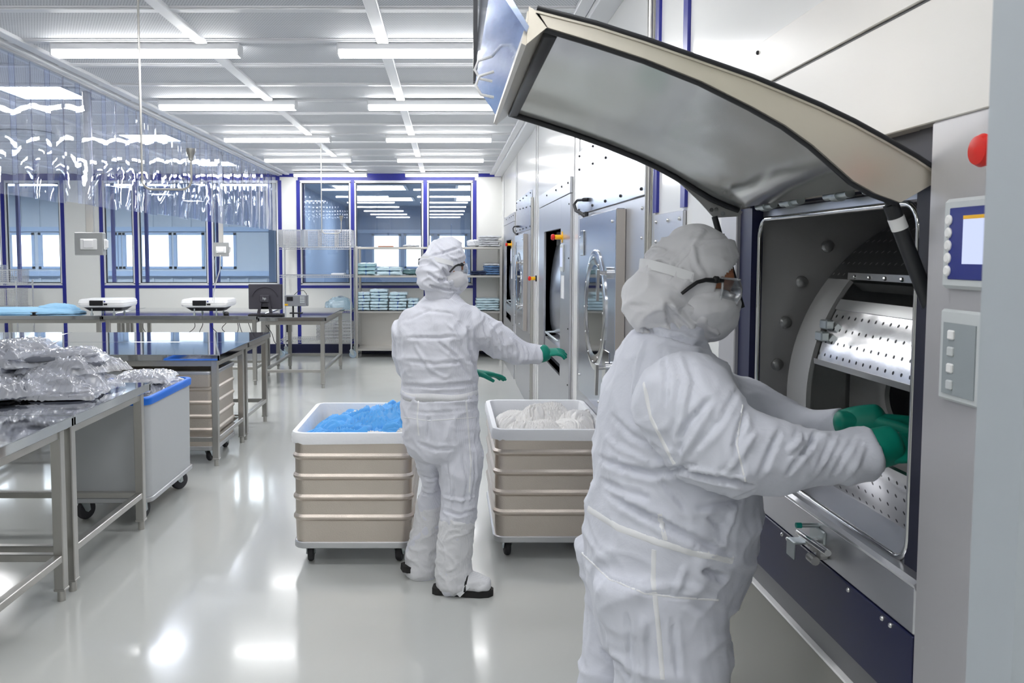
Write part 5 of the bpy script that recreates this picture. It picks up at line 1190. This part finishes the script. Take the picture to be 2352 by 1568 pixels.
def ribbon(tree, pix, w, name, mat, par, lift=.004, n=14):
    """cloth tape laid on the garment along a line"""
    pts = []
    for (u0, v0), (u1, v1) in zip(pix, pix[1:]):
        for k in range(n): f = k / n; pts.append((u0 + (u1 - u0) * f, v0 + (v1 - v0) * f))
    pts.append(pix[-1]); L = []
    for u, v in pts:
        h = tree.ray_cast(CAM, ray(u, v).normalized())
        if h[0] is not None: L.append((h[0], h[1]))
    if len(L) < 3: return
    rings = []
    for i, (p, nn) in enumerate(L):
        t = L[min(i + 1, len(L) - 1)][0] - L[max(i - 1, 0)][0]
        if t.length < 1e-6: continue
        s = t.normalized().cross(nn).normalized() * w / 2
        row = []
        for k in (-1, -.5, .5, 1):
            q = p + s * k; h = tree.find_nearest(q); row.append((h[0] + h[1] * (lift * .5 if abs(k) < .9 else -.001)))
        row += [row[-1] - nn * .006, row[0] - nn * .006]; rings.append(row)
    MB().loft(rings).build(name, mat, par, 60)
def hand(wrist, dirv, palm, thumb, size=.185, curl=.35, spread=.10, voxel=.0036):
    """five separate fingers: palm faces `palm`, thumb leaves the side `thumb`"""
    d = Vector(dirv).normalized(); pn = (Vector(palm) - d * Vector(palm).dot(d)).normalized(); s = d.cross(pn); s = s if s.dot(Vector(thumb)) > 0 else -s
    W = Vector(wrist); m = MB(); k = size / .185
    P = lambda a, b, c: W + d * (a * k) + s * (b * k) + pn * (c * k)
    chain(m, [(P(-.05, 0, 0), .030 * k, .026 * k), (P(0, 0, 0), .029 * k, .021 * k), (P(.03, .004, 0), .036 * k, .019 * k), (P(.065, .002, 0), .042 * k, .017 * k), (P(.095, 0, 0), .041 * k, .014 * k)], s, 16)
    for i, (b, L, a0) in enumerate(((.031, .072, .08), (.0105, .082, .02), (-.0105, .076, -.03), (-.031, .058, -.09))):
        pts = []; a, c = .088, 0.0; ang = curl * (.6 + .15 * i); lat = b; sl = a0 + spread * (1.5 - i) / 3
        for j, f in enumerate((0, .42, .28, .22)):
            ang_j = ang * (0, .5, 1.2, 1.8)[j]; a += L * f * cos(ang_j); c += L * f * sin(ang_j); lat += L * f * sl
            pts.append((P(a, lat, c), (.0105, .0098, .009, .0078)[j] * k, (.0105, .0098, .009, .0078)[j] * k))
        chain(m, pts, s, 10)
    pts = [(P(.02, .026, .004), .016 * k, .015 * k), (P(.045, .050, .014), .0125 * k, .0125 * k), (P(.070, .062, .026), .0108 * k, .0108 * k), (P(.092, .066, .036), .009 * k, .009 * k)]
    chain(m, pts, d, 10)
    return fuse(m, voxel * k, 2)
def folds(seed, amp, scl=(5, 5, 9), fine=.35):
    s0 = Vector((seed, seed * 2.1, seed * .7))
    def f(p, n):
        q = Vector((p.x * scl[0], p.y * scl[1], p.z * scl[2])) + s0
        w = Vector((noise.noise(q * .6), noise.noise(q * .6 + s0), noise.noise(q * .6 - s0))) * 1.1
        r1 = max(0, ridge(q * .55 + w)) ** 3; r2 = max(0, ridge(q * 1.25 + w * .7 + s0)) ** 3
        return amp * (r1 + r2 * fine - .3)
    return f
def local(c, fwd, up=(0, 0, 1)):
    f = Vector(fwd).normalized(); u = Vector(up); u = (u - f * u.dot(f)).normalized(); r = f.cross(u)
    mt = Matrix((r, f, u)).transposed().to_4x4(); mt.translation = Vector(c); return mt      # x right, y forward, z up
def xform(m, mt): m.v = [tuple(mt @ Vector(v)) for v in m.v]; return m
def head_set(c, fwd, up, par, suit, creases, nape=1.0):
    """head with face, close hood, mask and goggles; local frame x right, y forward, z up, origin mid-head"""
    T = local(c, fwd, up)
    m = MB(); m.sph((0, .010, .012), (.079, .086, .096), 28, 20); m.sph((0, .012, -.055), (.058, .07, .062), 24, 14)
    chain(m, [((0, -.02, -.20), .055, .058), ((0, -.012, -.10), .054, .06)], (1, 0, 0), 18)
    m.sph((0, .082, -.018), (.012, .018, .024), 12, 8); m.sph((0, .080, .012), (.009, .012, .03), 10, 8); m.sph((0, .066, .036), (.05, .02, .012), 16, 8)
    m.sph((0, .070, -.062), (.024, .014, .008), 12, 8); m.sph((0, .070, -.074), (.022, .014, .008), 12, 8)
    for s in (-1, 1): m.sph((s * .074, -.012, -.004), (.009, .018, .03), 10, 8); m.sph((s * .030, .042, .012), (.046, .046, .042), 16, 10); m.sph((s * .04, .05, -.03), (.024, .03, .026), 12, 8)
    me = fuse(m, .0045, 2); me.transform(T); hd = link('head', me, M['skin'], par, 180)
    for s in (-1, 1):
        xform(MB().sph((s * .031, .066, .008), .0135, 14, 10), T).build('eye', M['eye_white'], hd, 180)
        xform(MB().sph((s * .031, .0755, .008), (.006, .0045, .006), 10, 8), T).build('iris', M['iris'], hd, 180)
    # hood
    m = MB(); m.sph((0, .006, .024), (.092, .104, .110), 28, 20); m.sph((0, .035, .075), (.055, .05, .045), 20, 12); m.sph((0, -.05, .0), (.085, .075, .085), 24, 16); m.sph((0, -.088, -.055), (.078 * nape, .060 * nape, .070), 22, 16)
    m.sph((0, .012, -.075), (.082, .086, .066), 22, 16)
    chain(m, [((0, -.03, -.15), .066, .068), ((0, -.03, -.07), .080, .088)], (1, 0, 0), 22)
    me = fuse(m, .005, 3, folds(c[0] * 7 + 3, .012, (9, 9, 15), .6))
    bm = bmesh.new(); bm.from_mesh(me)
    def cut(p): return p.y > .022 and -.06 < p.z < .012 + (p.y - .030) * .85 and abs(p.x) < .11
    bmesh.ops.delete(bm, geom=[f for f in bm.faces if cut(f.calc_center_median())], context='FACES'); bm.to_mesh(me); bm.free()
    me.transform(T); creased(me, .8, creases); ho = link('hood', me, suit, par, 180)
    sd = ho.modifiers.new('thick', 'SOLIDIFY'); sd.thickness = .003; sd.offset = -1
    # mask
    m = MB(); m.sph((0, .056, -.070), (.080, .064, .064), 24, 16); m.sph((0, .082, -.052), (.042, .044, .042), 20, 14); m.sph((0, .055, -.100), (.060, .052, .042), 20, 14)
    for s in (-1, 1): m.sph((s * .048, .024, -.056), (.050, .070, .052), 18, 12)
    me = fuse(m, .0042, 3, folds(c[1] * 5 + 8, .004, (12, 12, 22), .4)); me.transform(T); link('face_mask', me, M['mask'], par, 180)
    # goggles
    go = bpy.data.objects.new('goggles', None); COL.objects.link(go); attach(go, par)
    def gl(a, b):
        ang = R(-82 + 164 * a); r = .098 + .012 * cos(ang); z = -.046 + .060 * b; bulge = .010 * (1 - (2 * b - 1) ** 2)
        return Vector((sin(ang) * (.088 + bulge * .5), .022 + cos(ang) * (.088 + bulge), z))
    def gi(a, b): p = gl(a, b); return Vector((p.x * .965, .022 + (p.y - .022) * .965, p.z))
    m = MB(); m.grid(gl, 36, 8); m.grid(gi, 36, 8); xform(m, T).build('lens', M['clear'], go, 180)
    m = MB()
    for b in (0, 1): m.tube([gl(a / 30, b) for a in range(31)], .0028, 8)
    for a in (0, 1): m.tube([gl(a, b / 6) for b in range(7)], .003, 8)
    xform(m, T).build('lens_frame', film('clear rim', (225, 228, 232), .2, .25, .05), go, 60)
    for s in (-1, 1):
        m = MB(); pts = [(s * .089, .036, .008), (s * .097, .016, .007), (s * .101, -.010, .006), (s * .102, -.030, -.001), (s * .102, -.048, -.016), (s * .100, -.062, -.030)]
        m.tube(pts, [.0045, .006, .0052, .0045, .0045, .004], 8); m.bx(min(s * .094, s * .104), max(s * .094, s * .104), .008, .022, .001, .017, .003)
        xform(m, T).build('temple', M['black'], go, 50)
    # strap behind the head
    m = MB(); m.loft([[Vector((sin(R(a)) * .097, -.018 - cos(R(a)) * .109, .004 + .026 * cos(R(a)) + dz)) for dz in (-.011, .011)] + [Vector((sin(R(a)) * .094, -.018 - cos(R(a)) * .105, .004 + .026 * cos(R(a)) + dz)) for dz in (.011, -.011)] for a in range(-82, 83, 6)])
    xform(m, T).build('goggle_strap', M['seam'], go, 60)
    xform(MB().bx(-.112, -.096, -.075, -.05, .000, .034, .004), T).build('strap_clip', M['black'], go)
    return T
# ---- person reaching into the near machine (faces +X, right side towards us)
YP = 1.97
t1 = thing('person', 'person in pale coverall, goggles and green gloves leaning into the open machine', 'person', (.50, YP, 0))
def sec(v, ul, ur, hw, Y=YP, dy=0):
    a, b = at_y(ul, v, Y), at_y(ur, v, Y); return ((a.x + b.x) / 2, Y + dy, (a.z + b.z) / 2), (b.x - a.x) / 2, hw
body = MB()
ts = [sec(1460, 1378, 1652, .150), sec(1380, 1357, 1664, .180), sec(1300, 1346, 1698, .20), sec(1225, 1347, 1728, .208), sec(1165, 1354, 1736, .212), sec(1100, 1367, 1730, .208), sec(1020, 1369, 1712, .205), sec(940, 1378, 1695, .205), sec(875, 1394, 1675, .195), sec(815, 1424, 1645, .165), sec(775, 1462, 1622, .115), sec(735, 1492, 1602, .08)]
chain(body, [(p, a, hw) for p, a, hw in ts], (1, 0, 0), 30)
def leg(m, pts): chain(m, pts, (1, 0, 0), 20)
Ln = [((.475, 1.87, .90), .15, .10), ((.512, 1.865, .75), .138, .105), ((.522, 1.86, .60), .128, .10), ((.518, 1.86, .46), .105, .09), ((.505, 1.86, .28), .085, .08), ((.485, 1.86, .11), .068, .068)]
Lf = [((.475, 2.07, .90), .15, .10), ((.488, 2.075, .75), .138, .105), ((.464, 2.08, .60), .122, .10), ((.43, 2.08, .46), .105, .09), ((.375, 2.08, .28), .085, .08), ((.335, 2.08, .11), .068, .068)]
leg(body, Ln); leg(body, Lf)
q = lambda u, v, Y: at_y(u, v, Y)
armN = [(q(1545, 885, 1.80), .105, .10), (q(1585, 940, 1.765), .112, .10), (q(1635, 1005, 1.735), .108, .095), (q(1700, 1035, 1.72), .094, .09), (q(1790, 1050, 1.715), .070, .072), (q(1880, 1052, 1.715), .052, .056), (q(1955, 1050, 1.715), .053, .054), (q(2000, 1046, 1.715), .057, .055)]
chain(body, armN, (0, 0, 1), 22, (True, False))
armF = [(q(1560, 880, 2.14), .10, .095), (q(1660, 930, 2.16), .09, .085), (q(1745, 955, 2.14), .082, .075), (q(1820, 982, 2.07), .060, .058), (q(1885, 982, 1.99), .048, .048), (q(1942, 977, 1.935), .047, .047)]
chain(body, armF, (0, 0, 1), 20, (True, False))
f1 = folds(2.3, .009, (5.5, 5.5, 7.5), .6); f1b = folds(9.1, .006, (14, 14, 9), .5)
me = fuse(body, .0065, 3, lambda p, n: f1(p, n) + f1b(p, n) * .6)
creased(me, .72, [([(1390, 1132), (1450, 1165), (1560, 1222), (1640, 1258), (1692, 1280)], .014, -.018), ([(1370, 1050), (1430, 1072), (1500, 1086), (1548, 1078), (1600, 1062)], .014, -.018), ([(1550, 1075), (1640, 1098), (1735, 1114)], .010, -.02),
    ([(1510, 1092), (1560, 1150), (1582, 1182)], .010, -.010), ([(1598, 1166), (1680, 1154), (1732, 1120)], .012, -.012), ([(1380, 1100), (1440, 1130), (1500, 1145)], .012, -.010), ([(1620, 1180), (1660, 1215), (1655, 1250)], .010, -.008), ([(1690, 1150), (1680, 1200), (1650, 1240)], .010, .008),
    ([(1715, 935), (1690, 1020), (1704, 1098)], .010, -.010), ([(1792, 985), (1762, 1050), (1742, 1100)], .009, -.009), ([(1740, 990), (1690, 1060), (1660, 1090)], .009, .008), ([(1880, 985), (1845, 1040), (1800, 1098)], .008, -.008), ([(1930, 992), (1900, 1050), (1870, 1100)], .007, .008), ([(1965, 1000), (1935, 1050), (1905, 1102)], .007, -.008), ([(1990, 1010), (1972, 1060), (1955, 1100)], .006, .006), ([(1840, 990), (1835, 1015), (1810, 1040)], .008, .010), ([(1870, 998), (1862, 1025), (1840, 1045)], .007, -.009),
    ([(1470, 756), (1540, 770), (1590, 788), (1640, 800)], .010, -.016), ([(1482, 778), (1462, 840), (1452, 910)], .010, .007), ([(1520, 792), (1532, 870), (1528, 940)], .010, -.007), ([(1560, 800), (1580, 880), (1560, 980), (1546, 1055)], .011, .008), ([(1640, 905), (1590, 960), (1555, 1010)], .010, -.009), ([(1640, 930), (1575, 1030), (1560, 1060)], .010, .008), ([(1700, 880), (1660, 960), (1580, 1050)], .010, -.006), ([(1400, 950), (1450, 1000), (1530, 1040)], .012, -.008), ([(1385, 1000), (1420, 1030), (1500, 1062)], .012, .008),
    ([(1336, 1270), (1400, 1330), (1480, 1362), (1650, 1378)], .006, -.005), ([(1440, 1400), (1452, 1568)], .012, -.008), ([(1476, 1410), (1478, 1568)], .012, .008), ([(1545, 1420), (1560, 1568)], .010, -.008), ([(1615, 1308), (1668, 1330)], .014, -.02), ([(1575, 1300), (1552, 1365)], .010, .007), ([(1375, 1490), (1430, 1530), (1450, 1568)], .012, -.010)])
tree1 = bvh(me); link('coverall', me, M['suit'], t1, 180)
def boot(par, ankle, toe_dir, L=.27, col='boot'):
    a = Vector((ankle[0], ankle[1], 0)); d = Vector(toe_dir).normalized(); s = Vector((-d.y, d.x, 0)); m = MB()
    P = lambda f, w, z: a + d * f + s * w + Vector((0, 0, z))
    chain(m, [(P(-.05, 0, .075), .045, .05), (P(0, 0, .075), .05, .055), (P(.07, 0, .06), .048, .042), (P(.13, 0, .05), .048, .032), (P(.185, 0, .042), .038, .024)], s, 18)
    chain(m, [(P(-.015, 0, .08), .058, .058), (P(-.01, 0, .16), .066, .066)], s, 18)
    me = fuse(m, .005, 3, folds(ankle[0] * 9, .006, (16, 16, 26), .4)); b = link('overboot', me, M[col], par, 180)
    prof = [(-.095, .034), (-.07, .046), (0, .044), (.08, .052), (.15, .052), (.20, .036), (.218, .012)]
    pts = [P(f, w, 0) for f, w in prof] + [P(f, -w, 0) for f, w in prof[::-1]]
    MB().loft([[p + Vector((0, 0, z)) for p in pts] for z in (0, .028)]).build('sole', M['sole'], b, 30)
    return b
boot(t1, (.475, 1.86), (1, -.1, 0)); boot(t1, (.325, 2.08), (1, .05, 0))
me = hand(q(1975, 1036, 1.715), (1, .06, .06), (0, .5, -1), (0, 1, .2), .20, .45); 
gn = MB(); chain(gn, [(q(1955, 1040, 1.715), .040, .040), (q(2010, 1030, 1.715), .043, .042), (q(2050, 1020, 1.715), .042, .036)], (0, 0, 1), 20); g2 = fuse(gn, .005, 2)
g = link('glove', me, M['green_glove'], t1, 180); link('glove_cuff', g2, M['green_glove'], g, 180)
me = hand(q(1985, 970, 1.90), (1, -.22, .02), (0, -.4, -1), (0, -1, .2), .195, .5)
gn = MB(); chain(gn, [(q(1930, 978, 1.94), .036, .036), (q(1970, 973, 1.91), .042, .040), (q(2020, 966, 1.885), .040, .034)], (0, 0, 1), 18); g2 = fuse(gn, .005, 2)
g = link('glove', me, M['green_glove'], t1, 180); link('glove_cuff', g2, M['green_glove'], g, 180)
hc = q(1588, 645, YP - .01)
head_set((hc.x, hc.y, hc.z), (1, .12, -.10), (.12, 0, 1), t1, M['mask'], [([(1622, 520), (1590, 565), (1600, 610), (1625, 640)], .010, .006), ([(1592, 562), (1550, 610), (1535, 650)], .009, -.007), ([(1480, 590), (1500, 572), (1530, 575)], .009, .009), ([(1490, 612), (1515, 602), (1535, 612)], .008, -.009), ([(1530, 690), (1540, 740), (1560, 770)], .010, -.011), ([(1545, 700), (1580, 740), (1600, 765)], .010, .009), ([(1440, 700), (1490, 705), (1525, 690)], .010, -.005), ([(1470, 750), (1530, 766), (1580, 780)], .011, -.018)], 1.15)
for pix, w in (([(1478, 880), (1495, 960), (1530, 1030), (1548, 1066)], .013), ([(1515, 1180), (1528, 1240)], .014), ([(1350, 1168), (1420, 1212), (1510, 1245), (1600, 1272), (1684, 1288)], .020), ([(1502, 1262), (1500, 1330), (1512, 1440), (1522, 1560)], .014), ([(1336, 1270), (1400, 1330), (1480, 1362), (1560, 1372), (1650, 1378)], .006), ([(1706, 930), (1692, 1020), (1712, 1105)], .006)):
    ribbon(tree1, pix, w, 'seam', M['seam'], t1, .0025)
# ---- person walking between the carts, seen from behind
Y2 = 3.93
t2 = thing('person', 'person in white coverall with green gloves walking between the carts, seen from behind', 'person', (-.02, Y2, 0))
body = MB()
ts = [sec(1030, 934, 1102, .135, Y2), sec(985, 926, 1102, .145, Y2), sec(940, 922, 1096, .145, Y2), sec(903, 925, 1096, .14, Y2), sec(870, 922, 1098, .145, Y2), sec(825, 913, 1098, .15, Y2), sec(780, 910, 1102, .15, Y2), sec(745, 918, 1104, .14, Y2), sec(718, 936, 1096, .12, Y2), sec(700, 955, 1078, .10, Y2), sec(680, 978, 1058, .078, Y2)]
chain(body, [(p, a, hw) for p, a, hw in ts], (1, 0, 0), 30)
def lp(v, ul, ur, Y, d): a, b = at_y(ul, v, Y), at_y(ur, v, Y); return ((a.x + b.x) / 2, Y, a.z), (b.x - a.x) / 2, d
leg(body, [lp(985, 1000, 1100, 3.93, .12), lp(1045, 1004, 1106, 3.92, .115), lp(1110, 1010, 1102, 3.91, .105), lp(1180, 1013, 1092, 3.90, .085), lp(1240, 1008, 1084, 3.90, .08), lp(1310, 1004, 1080, 3.90, .075), lp(1350, 1006, 1078, 3.895, .07)])
leg(body, [lp(985, 930, 1020, 3.96, .12), lp(1040, 948, 1016, 4.0, .11), lp(1095, 968, 1014, 4.06, .09), lp(1150, 962, 1016, 4.10, .085), lp(1210, 950, 1010, 4.12, .08), lp(1270, 936, 1004, 4.12, .08), lp(1320, 932, 1000, 4.11, .075)])
armR = [(q(1072, 742, 3.93), .085, .085), (q(1108, 760, 3.96), .082, .082), (q(1150, 785, 3.99), .078, .078), (q(1190, 806, 4.0), .060, .062), (q(1222, 812, 4.02), .048, .05), (q(1241, 814, 4.03), .050, .050)]
chain(body, armR, (0, 0, 1), 20, (True, False))
armL = [(q(938, 755, 3.95), .078, .08), (q(936, 810, 4.02), .07, .075), (q(955, 860, 4.10), .062, .065), (q(1020, 858, 4.16), .05, .05), (q(1085, 856, 4.16), .042, .042)]
chain(body, armL, (0, 1, 0), 18)
f2 = folds(5.7, .010, (6, 6, 7), .6); f2b = folds(1.9, .007, (12, 12, 10), .5)
me = fuse(body, .0075, 3, lambda p, n: f2(p, n) + f2b(p, n) * .6)
creased(me, .62, [([(920, 884), (1000, 888), (1096, 880)], .014, -.014), ([(920, 918), (1000, 918), (1098, 916)], .010, -.009), ([(935, 735), (985, 714), (1040, 720), (1080, 775)], .012, -.008), ([(925, 776), (1000, 775), (1062, 772)], .012, -.011), ([(1000, 780), (1055, 825), (1082, 872)], .012, -.012), ([(1076, 745), (1078, 800), (1092, 850)], .018, -.022), ([(918, 826), (1000, 836), (1085, 828)], .014, -.010), ([(950, 790), (990, 850), (1030, 870)], .014, .010), ([(1020, 735), (1045, 760), (1070, 815)], .012, .010),
    ([(1108, 738), (1124, 785), (1130, 822)], .012, -.013), ([(1125, 742), (1150, 790), (1152, 832)], .012, .012), ([(1150, 760), (1168, 800), (1172, 836)], .011, -.012), ([(1185, 782), (1196, 806), (1192, 836)], .010, -.010), ([(1172, 775), (1186, 800), (1182, 834)], .010, .010), ([(1205, 792), (1212, 812), (1208, 836)], .008, .008),
    ([(985, 955), (984, 1012)], .014, -.012), ([(955, 1015), (1000, 1032), (1050, 1030)], .014, -.012), ([(1060, 1040), (1076, 1105), (1066, 1172)], .014, -.012), ([(1030, 1055), (1040, 1120), (1036, 1168)], .012, .011), ([(1090, 1040), (1092, 1100), (1080, 1160)], .010, -.010), ([(1012, 1168), (1055, 1182), (1096, 1168)], .012, -.016), ([(1014, 1140), (1060, 1150), (1095, 1138)], .012, .012), ([(965, 1090), (990, 1100), (1016, 1092)], .012, -.012), ([(960, 1128), (990, 1136), (1016, 1126)], .012, -.014), ([(930, 940), (980, 948), (1040, 944), (1095, 938)], .010, -.006)])
tree2 = bvh(me); link('coverall', me, M['suit_grid'], t2, 180)
# waist band and overboots with knee bands
bandp = [sec(912, 921, 1099, .150, Y2), sec(894, 920, 1099, .150, Y2)]
m = MB(); rings = []
for p, a, hw in bandp: rings.append([Vector((p[0] + (a - .003) * cos(2 * pi * k / 40), p[1] + (hw - .003) * sin(2 * pi * k / 40), p[2] + .004 * sin(7 * k))) for k in range(40)])
m.loft(rings, (False, False)); o = m.build('waistband', M['boot'], t2, 180); sd = o.modifiers.new('t', 'SOLIDIFY'); sd.thickness = .004
def overboot(par, sections, toe, zsole, heel_lift=0, pitch=0):
    m = MB(); leg(m, sections); foot = sections[-1][0]; d = Vector(toe).normalized(); s = Vector((-d.y, d.x, 0)); a = Vector((foot[0], foot[1], 0))
    up = Vector((0, 0, 1)); dd = (d * cos(pitch) - up * sin(pitch)); uu = (up * cos(pitch) + d * sin(pitch))
    P = lambda f, w, z: a + up * zsole + dd * f + s * w + uu * z
    chain(m, [(P(-.055, 0, .07), .05, .05), (P(0, 0, .075), .058, .06), (P(.06, 0, .064), .054, .048), (P(.11, 0, .056), .053, .042), (P(.160, 0, .048), .043, .034)], s, 18)
    me = fuse(m, .006, 3, folds(foot[0] * 9 + 4, .0065, (13, 13, 20), .45)); b = link('overboot', me, M['boot'], par, 180)
    prof = [(-.10, .026), (-.08, .040), (0, .041), (.06, .047), (.13, .048), (.172, .036), (.192, .012)]
    pts = [(f, w) for f, w in prof] + [(f, -w) for f, w in prof[::-1]]
    MB().loft([[P(f, w, z) for f, w in pts] for z in (0, .030)]).build('sole', M['sole'], b, 30)
    return b, P
b, P = overboot(t2, [lp(1188, 1011, 1094, 3.90, .095), lp(1200, 1009, 1090, 3.90, .093), lp(1250, 1004, 1085, 3.90, .088), lp(1310, 1000, 1082, 3.90, .085), lp(1345, 1003, 1080, 3.89, .08)], (.93, -.12, 0), .002)
m = MB(); m.tube([P(.06, -.056, .03), P(.065, -.052, .075), P(.07, -.03, .105), P(.07, 0, .112), P(.07, .03, .105)], .007, 8); m.build('boot_strap', M['black'], b, 60)
MB().bar(P(.03, -.058, .012), P(.075, -.056, .06), .022, .006).build('strap_tab', M['seam'], b)
b, P = overboot(t2, [lp(1146, 960, 1018, 4.10, .095), lp(1160, 957, 1016, 4.11, .092), lp(1210, 947, 1012, 4.12, .088), lp(1270, 933, 1006, 4.12, .086), lp(1318, 930, 1003, 4.10, .08)], (.9, .25, 0), .03, 0, .10)
me = hand(q(1240, 812, 4.03), (1, .12, .10), (0, .3, -1), (0, 1, .4), .165, .62); gn = MB(); chain(gn, [(q(1228, 813, 4.025), .040, .040), (q(1244, 812, 4.03), .044, .044), (q(1256, 808, 4.035), .040, .034)], (0, 0, 1), 18)
g = link('glove', me, M['green_glove'], t2, 180); link('glove_cuff', fuse(gn, .005, 2), M['green_glove'], g, 180)
me = hand(q(1092, 856, 4.16), (1, .05, -.12), (0, -.2, -1), (0, -1, .3), .18, .35); g = link('glove', me, M['green_glove'], t2, 180)
hc = q(1022, 611, Y2 - .005)
head_set((hc.x, hc.y, hc.z), (.72, .68, -.06), (.05, .06, 1), t2, M['suit_grid'], [([(985, 590), (1020, 580), (1060, 568)], .010, -.011), ([(1000, 558), (1030, 588), (1055, 598)], .009, .008), ([(980, 625), (1010, 645), (1045, 640)], .011, -.013), ([(1015, 612), (1030, 640), (1040, 666)], .011, -.013), ([(985, 655), (1020, 664), (1050, 668)], .010, -.013)], .95)
for pix, w in (([(962, 912), (958, 960), (962, 1000)], .012), ([(1070, 912), (1076, 985), (1082, 1060), (1078, 1130)], .012), ([(925, 958), (985, 966), (1040, 962), (1096, 958)], .005)):
    ribbon(tree2, pix, w, 'seam', M['seam'], t2, .002)
# ---------------------------------------------------------------- daylight, camera, view
wd = bpy.data.worlds.new('World'); sc.world = wd; wd.use_nodes = True
bg = wd.node_tree.nodes['Background']; bg.inputs[0].default_value = (.90, .95, 1, 1); bg.inputs[1].default_value = 4.0
cd = bpy.data.cameras.new('Camera'); cam = bpy.data.objects.new('Camera', cd); COL.objects.link(cam)
cd.sensor_width = 36; cd.lens = F / 2352 * 36; cam.location = CAM; cam.rotation_euler = (R(90) - TH, 0, 0)
cd.shift_x = (1176 - U0) / 2352; cd.shift_y = (V0 - 784) / 2352; cd.clip_start = .05
cd.dof.use_dof = True; cd.dof.focus_distance = 4.2; cd.dof.aperture_fstop = 15
sc.camera = cam
try:
    sc.cycles.transparent_max_bounces = 32; sc.cycles.max_bounces = 10; sc.cycles.glossy_bounces = 6; sc.cycles.use_denoising = True; sc.cycles.sample_clamp_indirect = 8
except Exception: pass
sc.view_settings.view_transform = 'Standard'; sc.view_settings.look = 'None'; sc.view_settings.gamma = 1; sc.view_settings.exposure = 0.45
try: sc.view_settings.use_curve_mapping = False
except Exception: pass
